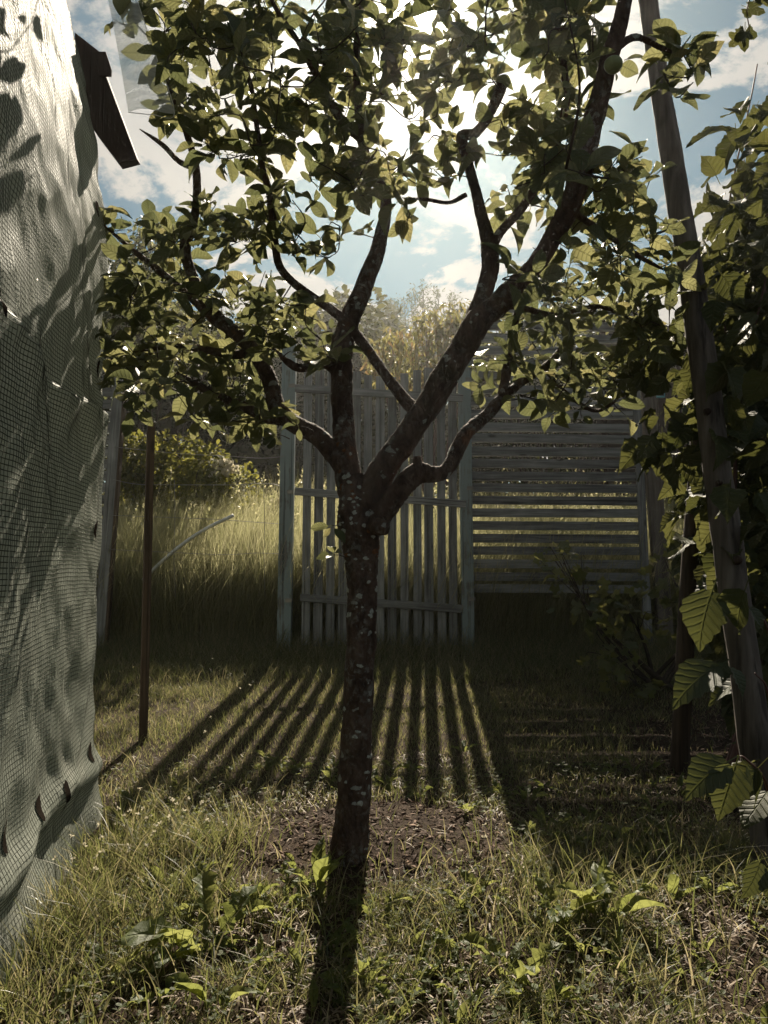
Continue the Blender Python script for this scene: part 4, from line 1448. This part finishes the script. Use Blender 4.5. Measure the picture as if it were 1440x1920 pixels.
bms = [blossom_mesh(s) for s in range(3)]
for i, (px, pyy) in enumerate([(400, 880), (411, 872), (424, 870), (436, 874), (438, 887), (428, 884), (415, 888), (404, 893), (523, 950), (512, 957), (518, 945)]):
    d_ = 8.0 if i < 8 else 7.9
    c = W(px, pyy, d_)
    e = empty('blossom', c)
    where = ['leftmost in the white cluster above the tall grass', 'second from left along the top of the white cluster', 'at the top middle of the white cluster', 'rightmost on the top row of the white cluster',
             'lowest on the right of the white cluster', 'in the very middle of the white cluster', 'on the lower edge of the white cluster', 'on the lower left of the white cluster',
             'nearest the blue gate post in the tall grass', 'leftmost of the three beside the blue gate post', 'topmost of the three beside the blue gate post'][i]
    tag(e, 'creamy white blossom ' + where, 'flower', 'white blossoms in the tall grass')
    b_ = link('petals', bms[i % 3], e, M['petal'])
    b_.rotation_euler = (0, 0, i)
    P = catmull([(0, 0, 0), (0.02, 0.05, -0.25), (0.03, 0.08, float(ground_z(c[0], c[1] + 0.1)) - c[2])], 4)
    V, T, Q = tube(P, 0.003, 5)
    link('stalk', mesh_np('stalk', V, T, Q, True), e, M['stem_green'])

pb = base_at(800, 12)
shrub('peach_tree', 'young peach tree with drooping golden-tipped leaves rising above the gate', 'tree', pb, PEACH_T, 'peach_leaf',
      [(W(x, y, 12 + k * 0.03), (.22, .25, .30), 120) for k, (x, y) in enumerate([(705, 670), (735, 650), (745, 690), (770, 640), (790, 680), (800, 610), (815, 650), (830, 600), (840, 630), (850, 670), (860, 590), (870, 640), (715, 705), (760, 720), (830, 710), (890, 620)])],
      0.16, 5, 46, 0, 'stem_red', 1.0)


def feathery(name, label, px, d, top, wpx, seed):
    """Fine-leaved far tree: upright stems with wispy side shoots."""
    b_ = base_at(px, d)
    e = empty(name, b_)
    tag(e, label, 'tree')
    rs = np.random.RandomState(seed)
    J = Joiner()
    L = Leaves(PEACH_T, M['far_leaf'])
    for k in range(26):
        x = px + rs.uniform(-1, 1) * wpx
        t = W(x, top + 28 * abs(x - px) / wpx + rs.uniform(-12, 22), d + rs.normal() * 0.6)
        C = catmull([b_ + np.array([rs.normal() * .1, rs.normal() * .1, -0.03]), b_ * 0.45 + t * 0.55 + np.array([rs.normal() * .2, 0, 0]), t], 8)
        J.add(*tube(C, np.linspace(0.03, 0.006, len(C)), 5))
        for q in range(5, len(C)):
            for _ in range(8):
                s = C[q] + rs.normal(size=3) * 0.04
                dr = np.array([rs.normal() * 0.7, rs.normal() * 0.7, 0.8])
                for z_ in range(4):
                    L.add(s + dr * z_ * 0.08, dr + rs.normal(size=3) * 0.7, rs.normal(size=3), rs.uniform(0.08, 0.16))
    link('trunk', mesh_np('trunk', np.vstack(J.V) - np.array(b_), np.vstack(J.T), np.vstack(J.Q), True), e, M['twig'])
    L.emit(e, 0, 'crown', 'leaf', seed)


feathery('far_tree', 'hazy feathery tree against the sky behind the peach tree', 795, 22, 556, 80, 51)
feathery('far_tree', 'low feathery tree just right of the chimney in the distance', 715, 23, 585, 45, 52)

# second apple tree, small in the distance, seen between the branches on the left
shrub('background_apple_tree', 'smaller-looking apple tree behind the first one, above the rose bush', 'tree', base_at(250, 9.2), SMALL_T, 'apple_leaf',
      fill([(195, 520, 330, 700, 16), (195, 440, 290, 540, 6), (330, 580, 520, 700, 10)], 9.2, .3, .34, 120, 61), 0.085, 4, 61, 120)
shrub('background_apple_tree', 'apple tree foliage behind the slat panel on the right', 'tree', base_at(1040, 10), SMALL_T, 'apple_leaf',
      fill([(900, 560, 1200, 700, 14), (960, 500, 1180, 600, 6)], 10, .3, .34, 90, 62), 0.085, 4, 62, 60)

# house with a blue-grey chimney, almost hidden by the trees
hb = base_at(640, 24)
house = empty('house', hb)
tag(house, 'distant house roof ridge and blue-grey chimney peeping between the branches', 'house')
hbl = np.array(hb)


def box_obj(name, lo, hi, mat, parent, base):
    lo, hi = np.array(lo, float), np.array(hi, float)
    me = board_mesh(name, *(hi - lo), 0.01)
    o = link(name, me, parent, mat)
    o.location = (lo + hi) / 2 - base
    return o


r0, r1 = W(470, 596, 24), W(724, 596, 24)
zt = r0[2]
box_obj('wall', (r0[0] + .4, 23.5, hb[2] - 0.1), (r1[0] - .4, 29, zt - 1.9), M['render_wall'], house, hbl)
J = Joiner()
e0 = zt - 2.0
Vr = np.array([(r0[0], 22.9, e0), (r1[0], 22.9, e0), (r1[0], 26, zt), (r0[0], 26, zt), (r0[0], 29.4, e0), (r1[0], 29.4, e0)])
Vr = np.vstack([Vr, Vr - np.array([0, 0, 0.18])])
J.add(Vr, None, [(0, 1, 2, 3), (3, 2, 5, 4), (6, 9, 8, 7), (9, 10, 11, 8), (0, 6, 7, 1), (4, 5, 11, 10), (0, 3, 9, 6), (3, 4, 10, 9), (1, 7, 8, 2), (2, 8, 11, 5)])
roof = link('roof', J.mesh('roof', False).copy(), house, M['roof'])
roof.data.transform(Matrix.Translation(Vector(-hbl)))
rc = link('ridge_cap', board_mesh('ridge_cap', r1[0] - r0[0], 0.2, 0.10, 0.01), house, M['white_edge'])
rc.location = Vector(((r0[0] + r1[0]) / 2, 26, zt + 0.04)) - Vector(hbl)
c0, c1 = W(632, 553, 25.6), W(655, 553, 25.6)
ch = box_obj('chimney', (c0[0], 25.6, zt - 0.8), (c1[0], 26.0, c0[2]), M['chimney'], house, hbl)
for k in range(3):
    xw = r0[0] + 0.9 + k * 1.3
    fr = box_obj('window', (xw, 23.44, e0 - 1.5), (xw + 0.8, 23.52, e0 - 0.3), M['white_edge'], house, hbl)
    pn = link('pane', board_mesh('pane', 0.66, 0.02, 1.06, 0.004), fr, M['slot'])
    pn.location = (0, -0.04, 0)

# dark shed on the right with a turquoise window frame
sb = base_at(1290, 9.0)
sb[1] = 8.9
shed = empty('garden_shed', sb)
tag(shed, 'dark garden shed with flat roof and turquoise window frame behind the fence', 'shed')
sbl = np.array(sb)
s0, s1 = W(1196, 640, 8.9), W(1440, 660, 8.9)
nb = 14
for k in range(nb):
    xa = s0[0] + (s1[0] - s0[0]) * k / nb
    xb_ = s0[0] + (s1[0] - s0[0]) * (k + 1) / nb - 0.006
    box_obj('plank', (xa, 8.9, sb[2] - 0.05), (xb_, 8.93, s0[2] - 0.02 - 0.1 * k / nb), M['shed_wall'], shed, sbl)
box_obj('side_wall', (s0[0], 8.935, sb[2] - 0.05), (s0[0] + 0.03, 11.0, s0[2] - 0.02), M['shed_wall'], shed, sbl)
ro = link('roof', board_mesh('roof', s1[0] - s0[0] + 0.5, 2.5, 0.10, 0.01), shed, M['roof'])
ro.location = Vector(((s0[0] + s1[0]) / 2 - 0.05, 10.0, s0[2] + 0.02)) - Vector(sbl)
ro.rotation_euler = (R(-2), R(3.5), 0)
wv0, wv1 = W(1206, 713, 8.88), W(1246, 746, 8.88)
cz = (wv0 + wv1) / 2
win = link('window', board_mesh('window', wv1[0] - wv0[0], 0.03, wv0[2] - wv1[2], 0.003), shed, M['turquoise'])
win.location = Vector((cz[0], 8.875, cz[2])) - Vector(sbl)
pn = link('pane', board_mesh('pane', (wv1[0] - wv0[0]) * 0.3, 0.012, (wv0[2] - wv1[2]) * 0.8, 0.002), win, M['slot'])
pn.location = (0.07, -0.018, 0)
box_obj('gable_board', W(1196, 628, 8.82), W(1232, 604, 8.86) + np.array([0, 0.02, 0]), M['shed_wall'], shed, sbl)
perg = empty('pergola', base_at(1172, 9.6))
tag(perg, 'dark horizontal beam on two posts above the slat panel', 'pergola')
pl = np.array(perg.location)
a_, b_ = W(1130, 587, 9.6), W(1206, 588, 9.6)
beam_between('beam', a_, b_, 0.075, 0.07, M['dark_wood'], perg, 300)
for x in (a_, b_):
    beam_between('post', (x[0], 9.64, pl[2] - 0.03), (x[0], 9.64, x[2] - 0.045), 0.07, 0.06, M['dark_wood'], perg, 301)


# ------------------------------------------------------------------ grass and ground cover
def blades(n, xy, h, w_, bend, levels, seed, lean=None):
    """Curved grass blades; arrays per blade."""
    rs = np.random.RandomState(seed)
    x, y = xy
    z = ground_z(x, y) - 0.005
    th = rs.uniform(0, 6.283, n)
    dx, dy = np.cos(th), np.sin(th)
    if lean is not None:
        dx, dy = dx + lean[0], dy + lean[1]
    fa = rs.uniform(0, 6.283, n)
    wx, wy = np.cos(fa), np.sin(fa)
    V = np.zeros((n, 2 * levels + 1, 3))
    for k in range(levels + 1):
        t = k / levels
        ox = dx * bend * h * t ** 1.8
        oy = dy * bend * h * t ** 1.8
        oz = h * t * (1 - 0.28 * np.minimum(bend, 1.3) * t)
        ww = w_ * (1 - t ** 1.6) * 0.5
        if k < levels:
            V[:, 2 * k] = np.stack([x + ox - wx * ww, y + oy - wy * ww, z + oz], 1)
            V[:, 2 * k + 1] = np.stack([x + ox + wx * ww, y + oy + wy * ww, z + oz], 1)
        else:
            V[:, 2 * k] = np.stack([x + ox, y + oy, z + oz], 1)
    nv = 2 * levels + 1
    off = (np.arange(n) * nv)[:, None]
    Q = [off + np.array([[2 * k, 2 * k + 1, 2 * k + 3, 2 * k + 2]]) for k in range(levels - 1)]
    T = off + np.array([[nv - 3, nv - 2, nv - 1]])
    return V.reshape(-1, 3), T.reshape(-1, 3), (np.concatenate(Q).reshape(-1, 4) if Q else None)


def mulch(x, y):
    """0..1, where bare mulch shows round the trunk."""
    wob = 0.2 * fnoise(x, y, 9, 3, 1.6)
    m = 1 - np.clip(np.hypot((x + 0.02) / 0.60, (y - 2.50) / 0.36) + wob, 0, 2)
    return np.clip(m * 4, 0, 1)


def bare(x, y):
    """Dark bare soil under the shrubs on the right."""
    d = np.hypot((x - 1.75) / 0.75, (y - 3.2) / 1.1) + 0.2 * fnoise(x, y, 10, 3, 1.2)
    d2 = np.hypot((x - 0.86) / 0.26, (y - 1.85) / 0.28) + 0.2 * fnoise(x, y, 12, 3, 1.5)
    return np.clip((1 - d) * 4, 0, 1) + np.clip((1 - d2) * 3, 0, 1)


def scatter(n, x0, x1, y0, y1, seed, dens):
    rs = np.random.RandomState(seed)
    x, y = rs.uniform(x0, x1, n), rs.uniform(y0, y1, n)
    # keep to what the lens could see, with a margin
    keep = (np.abs(x) < 0.62 * y + 0.5) & (rs.uniform(size=n) < dens(x, y)) & (x > film_x(np.clip(y, 0, 2.88), 0.1) + 0.02 - 3 * (y > 2.9))
    return x[keep], y[keep]


def lawn_d(x, y):
    patch = 0.66 + 0.5 * fnoise(x, y, 14, 3, 1.1) - 0.68 * sstep(2.8, 2.2, y) * sstep(0.30, -0.10, fnoise(x, y, 24, 3, 2.4))
    return np.clip(patch, 0.12, 1) * (1 - 0.96 * mulch(x, y)) * (1 - 0.85 * np.clip(bare(x, y), 0, 1))


rs = np.random.RandomState(91)
J = Joiner()
x, y = scatter(150000, -2.6, 2.6, 2.3, 5.6, 1, lawn_d)
n = len(x)
J.add(*blades(n, (x, y), rs.uniform(0.025, 0.065, n) * (1 + 0.5 * fnoise(x, y, 15, 2, 1.3)), rs.uniform(0.002, 0.004, n), rs.uniform(0.2, 1.1, n), 2, 2))
x, y = scatter(120000, -1.4, 1.6, 1.15, 2.6, 3, lawn_d)
n = len(x)
J.add(*blades(n, (x, y), rs.uniform(0.018, 0.055, n) * (0.7 + 0.9 * sstep(-0.3, 0.5, fnoise(x, y, 24, 3, 2.4))), rs.uniform(0.0014, 0.0034, n), rs.uniform(0.3, 1.5, n), 3, 4))
# longer tufts
for (cx, cy, r, n, h0, h1, seed) in [(-0.78, 2.35, .2, 800, .08, .2, 5), (-0.8, 1.95, .17, 900, .08, .2, 6), (-0.55, 2.05, .22, 420, .08, .2, 7), (-0.6, 1.65, .25, 260, .06, .15, 8),
                                     (0.45, 2.1, .25, 700, .06, .16, 9), (0.75, 2.2, .3, 380, .06, .17, 10), (1.05, 2.35, .25, 420, .06, .16, 11), (0.1, 1.75, .4, 500, .05, .13, 12), (-0.05, 2.0, .35, 220, .06, .15, 13),
                                     (-0.85, 1.6, .18, 800, .07, .2, 14), (0.6, 1.65, .4, 500, .05, .14, 15), (-0.52, 2.42, .14, 260, .1, .2, 16), (-1.0, 2.7, .3, 500, .06, .14, 17), (-0.78, 2.9, .3, 300, .06, .12, 18)]:
    q = np.random.RandomState(seed)
    x, y = cx + q.normal(size=n) * r * 0.6, cy + q.normal(size=n) * r * 0.6
    k = (x > film_x(np.clip(y, 0, 2.88), 0.1) + 0.015) | (y > 2.92)
    x, y = x[k], y[k]
    n = len(x)
    J.add(*blades(n, (x, y), q.uniform(h0, h1, n), q.uniform(0.0025, 0.005, n), q.uniform(0.2, 1.1, n), 4, seed))
# shaded rough grass at the foot of the fence
def foot(x, y):
    return np.clip(0.4 + 0.6 * sstep(4.9, 5.8, y) + 0.2 * fnoise(x, y, 19, 2, 1), 0, 1)
x, y = scatter(26000, -3.2, 3.2, 4.9, 6.15, 21, foot)
n = len(x)
J.add(*blades(n, (x, y), rs.uniform(0.06, 0.14, n) + 0.24 * rs.uniform(0.2, 1, n) * sstep(5.3, 6.0, y), rs.uniform(0.003, 0.006, n), rs.uniform(0.2, 1.2, n), 3, 22))
tag(link('lawn_grass', J.mesh('lawn_grass', True), None, M['grass']), 'short patchy lawn grass with longer tufts', 'grass', kind='stuff')

J = Joiner()
x, y = scatter(100000, -4.4, 4.6, 6.12, 9.6, 31, lambda x, y: 0.9 + 0 * x)
n = len(x)
hh = rs.uniform(0.55, 1.05, n) * (1 + 0.22 * fnoise(x, y, 33, 3, 0.8)) * (0.86 + 0.2 * sstep(6.2, 7.4, y))
hh *= 1 + 0.12 * np.exp(-((x + 1.1) / 0.8) ** 2)
J.add(*blades(n, (x, y), hh, rs.uniform(0.0045, 0.009, n), rs.uniform(0.15, 0.75, n), 4, 32, (0.45, -0.1)))
x, y = scatter(46000, -4.2, 4.2, 6.14, 7.1, 35, lambda x, y: 0.9 + 0 * x)
n = len(x)
J.add(*blades(n, (x, y), rs.uniform(0.7, 1.22, n) * (1 + 0.12 * fnoise(x, y, 36, 3, 0.8)), rs.uniform(0.005, 0.010, n), rs.uniform(0.1, 0.5, n), 4, 37, (0.3, 0.0)))
tag(link('tall_grass', J.mesh('tall_grass', True), None, M['tall_grass']), 'tall pale unmown grass glowing behind the gate and fence', 'grass', kind='stuff')

# seed heads among the tall grass
J = Joiner()
q = np.random.RandomState(34)
for _ in range(150):
    x, y = q.uniform(-2.6, 3.4), q.uniform(6.3, 8.2)
    z0 = float(ground_z(x, y))
    h = q.uniform(0.9, 1.35)
    ln = q.normal(size=2) * 0.12 + np.array([0.1, 0])
    C = catmull([(x, y, z0), (x + ln[0] * .4, y + ln[1] * .4, z0 + h * .6), (x + ln[0], y + ln[1], z0 + h)], 4)
    J.add(*tube(C, 0.0016, 3))
    for k in range(14):
        t = C[-1] - np.array([ln[0], ln[1], h]) * 0.014 * k
        F = frames(np.array([[q.normal() * .5, q.normal() * .5, 0.7]]), q.normal(size=(1, 3)))[0]
        V, T, Q = SMALL_T[k % 2]
        J.add((V * 0.03) @ F.T + t, None, Q)
tag(link('seed_heads', J.mesh('seed_heads', True), None, M['tall_grass']), 'drooping pale grass seed heads above the tall grass', 'grass', kind='stuff')

# dry straw lying on the lawn
J = Joiner()
x, y = scatter(56000, -1.6, 1.8, 1.15, 3.4, 41, lambda x, y: np.clip(0.75 - 0.22 * (y - 1.2), 0.1, 1) * (1 - 0.93 * mulch(x, y)) * np.clip(0.55 + 0.8 * fnoise(x, y, 27, 3, 1.3), 0.05, 1))
n = len(x)
th, L, wd = rs.uniform(0, 6.283, n), rs.uniform(0.012, 0.05, n), rs.uniform(0.0009, 0.0022, n)
tilt = rs.normal(size=n) * 0.35
zc = ground_z(x, y) + rs.uniform(0.002, 0.02, n)
dx, dy, dz = np.cos(th) * np.cos(tilt), np.sin(th) * np.cos(tilt), np.sin(tilt)
px_, py_ = -np.sin(th), np.cos(th)
bow = rs.uniform(0, 0.25, n) * L
V = np.zeros((n, 6, 3))
for k, s in enumerate((-0.5, 0.0, 0.5)):
    c = np.stack([x + dx * L * s, y + dy * L * s, zc + dz * L * s + (bow if k == 1 else 0)], 1)
    o_ = np.stack([px_ * wd, py_ * wd, 0 * wd], 1)
    V[:, 2 * k], V[:, 2 * k + 1] = c - o_, c + o_
off = (np.arange(n) * 6)[:, None]
J.add(V.reshape(-1, 3), None, np.concatenate([off + np.array([[0, 1, 3, 2]]), off + np.array([[2, 3, 5, 4]])]))
tag(link('dry_straw', J.mesh('dry_straw', True), None, M['litter']), 'dry bleached straw and thatch lying through the lawn', 'straw', kind='stuff')

# bark chips round the trunk
def chip_d(x, y):
    return np.clip(mulch(x, y) + 0.5 * np.clip(bare(x, y), 0, 1), 0, 1)
x, y = scatter(34000, -0.9, 2.4, 1.3, 4.4, 51, chip_d)
n = len(x)
LF = Leaves([(np.array([(-.5, 0, 0), (.45, .1, .0), (.5, 1, .05), (-.4, .9, 0.02), (0, .5, .3)]) * np.array([.35, 1, .6]), np.array([(0, 1, 4), (1, 2, 4), (2, 3, 4), (3, 0, 4)]), np.zeros((0, 4), int)),
             (np.array([(-.5, 0, 0), (.3, .1, .0), (.5, 1, .2), (-.2, .8, 0.3), (0, .4, .2)]) * np.array([.22, 1, .6]), np.array([(0, 1, 4), (1, 2, 4), (2, 3, 4), (3, 0, 4)]), np.zeros((0, 4), int))], M['chips'])
zz_ = ground_z(x, y)
for i in range(n):
    LF.P.append((x[i], y[i], zz_[i] + rs.uniform(0.0, 0.016)))
LF.A = list(np.stack([rs.normal(size=n), rs.normal(size=n), 0.3 * rs.normal(size=n)], 1))
LF.N = list(np.stack([0.9 * rs.normal(size=n), 0.9 * rs.normal(size=n), np.ones(n)], 1))
LF.S = list(rs.uniform(0.008, 0.030, n))
o = LF.emit(None, 0, 'bark_mulch', 'chip', 6)
tag(o, 'brown bark mulch spread round the foot of the apple tree', 'mulch')

# clover and other small round leaves between the grass
x, y = scatter(9000, -1.5, 1.7, 1.2, 3.2, 61, lambda x, y: np.clip(0.35 + 0.8 * fnoise(x, y, 62, 2, 1.5), 0, 1) * (1 - mulch(x, y)))
n = len(x)
CL = Leaves([(np.array([(0, 0, 0), (.32, .35, .06), (.34, .75, .05), (0, 1, 0), (-.34, .75, .05), (-.32, .35, .06), (0, .5, -.02)]), np.array([(0, 1, 6), (1, 2, 6), (2, 3, 6), (3, 4, 6), (4, 5, 6), (5, 0, 6)]), np.zeros((0, 4), int))], M['weed_leaf'])
for i in range(n):
    h = rs.uniform(0.012, 0.05)
    c = np.array([x[i], y[i], float(0)])
    th = rs.uniform(0, 6.28)
    for q in range(3):
        CL.P.append(c)
        CL.A.append((math.cos(th + q * 2.09), math.sin(th + q * 2.09), 0.25))
        CL.N.append((rs.normal() * 0.25, rs.normal() * 0.25, 1))
        CL.S.append(rs.uniform(0.008, 0.016))
    CL.P[-1] = CL.P[-2] = CL.P[-3] = c + np.array([0, 0, h])
zg = np.repeat(ground_z(x, y), 3)
CL.P = list(np.array(CL.P) + np.stack([0 * zg, 0 * zg, zg], 1))
o = CL.emit(None, 0, 'clover', 'leaf', 6)
tag(o, 'small clover leaves mixed through the foreground lawn', 'clover')

# tiny white flower heads on thin stalks near the greenhouse
J, J2 = Joiner(), Joiner()
q = np.random.RandomState(71)
for (cx, cy, n, r) in [(275, 1600, 34, 60), (190, 1700, 14, 40), (350, 1360, 6, 60), (480, 1300, 4, 50), (950, 1640, 8, 60)]:
    for _ in range(n):
        g_ = GP(cx + q.normal() * r, cy + q.normal() * r * 0.4)
        if g_[0] < -0.86 and g_[1] < 2.65:
            continue
        h = q.uniform(0.06, 0.17)
        t = g_ + np.array([q.normal() * 0.02, q.normal() * 0.02, h])
        J.add(*tube(catmull([g_, (g_ + t) / 2 + q.normal(size=3) * 0.005, t], 3), 0.0008, 3))
        for k in range(5):
            F = frames(q.normal(size=(1, 3)) + np.array([[0, 0, .6]]), q.normal(size=(1, 3)))[0]
            V, T, Q = SMALL_T[0]
            J2.add((V * 0.009) @ F.T + t, None, Q)
tag(link('weed_stalks', J.mesh('weed_stalks', True), None, M['stem_green']), 'thin stalks of tiny white-flowered weeds in the lawn', 'weeds', kind='stuff')
tag(link('weed_flowers', J2.mesh('weed_flowers', True), None, M['petal']), 'tiny white weed flower heads scattered over the lawn', 'weeds', kind='stuff')


# small low weeds nobody could count
WL = Leaves(DAND_T + DOCK_T, M['weed_leaf'])
q = np.random.RandomState(83)
x, y = scatter(900, -1.4, 1.6, 1.2, 3.3, 84, lambda x, y: np.clip(0.5 + 0.9 * fnoise(x, y, 85, 2, 1.2), 0, 1) * (1 - mulch(x, y)) * (1 - 0.5 * sstep(2.4, 3.2, y)))
for i in range(len(x)):
    g_ = np.array([x[i], y[i], float(ground_z(x[i], y[i]))])
    for k in range(q.randint(2, 6)):
        th = q.uniform(0, 6.28)
        u_ = q.uniform(0.3, 1.6)
        WL.add(g_, np.array([math.cos(th), math.sin(th), u_]), np.array([-math.cos(th) * u_, -math.sin(th) * u_, 1.0]) + q.normal(size=3) * 0.3, q.uniform(0.035, 0.085))
o = WL.emit(None, 0, 'low_weeds', 'leaf', 6)
tag(o, 'low leafy weeds scattered through the foreground lawn', 'weeds')


# broad-leaved weeds, one plant at a time
def weed(px, py, n, size, kind, label, seed, up=0.75, name='dandelion'):
    b_ = GP(px, py)
    b_[2] = float(ground_z(b_[0], b_[1]))
    e = empty(name, b_)
    tag(e, label, 'weed', 'broad-leaved weeds in the lawn')
    L = Leaves(kind, M['weed_leaf'])
    rs = np.random.RandomState(seed)
    ph = rs.uniform(0, 6.28)
    for k in range(n):
        th = ph + k * 2.4 + rs.normal() * 0.3
        u_ = up * rs.uniform(0.5, 1.4)
        a = np.array([math.cos(th), math.sin(th), u_])
        nr = np.array([-math.cos(th) * u_, -math.sin(th) * u_, 1.0]) + rs.normal(size=3) * 0.25
        L.add(b_ + np.array([math.cos(th), math.sin(th), 0]) * 0.008, a, nr, size * 0.80 * rs.uniform(0.5, 1.2))
    L.emit(e, n, 'foliage', 'leaf', seed)


weed(385, 1790, 9, 0.24, DAND_T, 'large dandelion with arching leaves in the left foreground', 1, 1.0)
weed(320, 1710, 6, 0.17, DOCK_T, 'broad pale-leaved weed left of the large foreground dandelion', 2, 0.9, 'broadleaf_weed')
weed(440, 1720, 6, 0.15, DOCK_T, 'curled broad-leaved weed between dandelion and trunk shadow', 3, 0.8, 'broadleaf_weed')
weed(1060, 1740, 9, 0.18, DAND_T, 'upright dandelion with backlit ragged leaves right of the trunk shadow', 4, 1.6)
weed(1135, 1730, 8, 0.17, DOCK_T, 'clump of upright glowing leaves beside the backlit dandelion', 5, 1.7, 'broadleaf_weed')
weed(1255, 1690, 5, 0.13, DOCK_T, 'small upright broad-leaved weed near the bare soil on the right', 6, 1.5, 'broadleaf_weed')
weed(590, 1670, 6, 0.15, DOCK_T, 'dock plant with upright leaves just left of the trunk foot', 7, 1.5, 'dock_plant')
weed(545, 1660, 5, 0.10, DAND_T, 'small dandelion left of the dock plant by the trunk', 8, 1.2)
weed(960, 1840, 8, 0.16, DAND_T, 'dark dandelion at the bottom right of the trunk shadow', 9, 0.9)
weed(790, 1700, 6, 0.10, DOCK_T, 'small broad-leaved weed in the sunlit grass right of the trunk shadow', 10, 0.8, 'broadleaf_weed')
weed(405, 1900, 5, 0.14, DOCK_T, 'broad-leaved weed at the bottom edge left of the trunk shadow', 11, 1.4, 'broadleaf_weed')
weed(195, 1850, 7, 0.15, DAND_T, 'dandelion in the bottom left corner below the plastic sheet', 12, 0.8)
weed(300, 1870, 6, 0.12, DAND_T, 'jagged dandelion at the bottom edge under the large one', 13, 0.7)
weed(720, 1850, 6, 0.11, DAND_T, 'flat dandelion rosette right beside the trunk shadow at the bottom', 14, 0.4)
weed(870, 1410, 4, 0.10, DOCK_T, 'single broad weed lit in the striped gate shadow', 15, 1.4, 'broadleaf_weed')
weed(1130, 1450, 5, 0.12, DAND_T, 'dandelion in the dark lawn beneath the currant bush', 16, 0.9)
weed(990, 1500, 5, 0.14, DOCK_T, 'shaded dock plant on the right of the mulch', 17, 1.2, 'dock_plant')
weed(1000, 1900, 6, 0.12, DAND_T, 'dandelion leaves cut off by the bottom edge on the right', 18, 0.7)
weed(1290, 1830, 6, 0.12, DOCK_T, 'dark broad-leaved weed in the bottom right corner', 19, 0.7, 'broadleaf_weed')
weed(910, 1690, 6, 0.12, DAND_T, 'dandelion between the mulch edge and the backlit clump', 20, 0.8)

# ------------------------------------------------------------------ scattering box added for the veil of sun glare
hz = link('glare_haze', board_mesh('glare_haze', 960, 960, 13.6, 0.01), None)
hz.location = (0, 0, 5.4)
tag(hz, 'thin sunlit haze added over the garden for veiling glare', 'glare_haze', kind='stuff')
hm = bpy.data.materials.new('glare_haze')
hm.use_nodes = True
hm.node_tree.nodes.clear()
hk = NT(hm.node_tree)
hv = hk.node('ShaderNodeVolumePrincipled', 0, {'Color': g3(0.95, 0.95, 0.92), 'Density': 0.0016, 'Anisotropy': 0.8})
ho = hk.n.new('ShaderNodeOutputMaterial')
hk.l.new(hv, ho.inputs['Volume'])
hz.data.materials.append(hm)
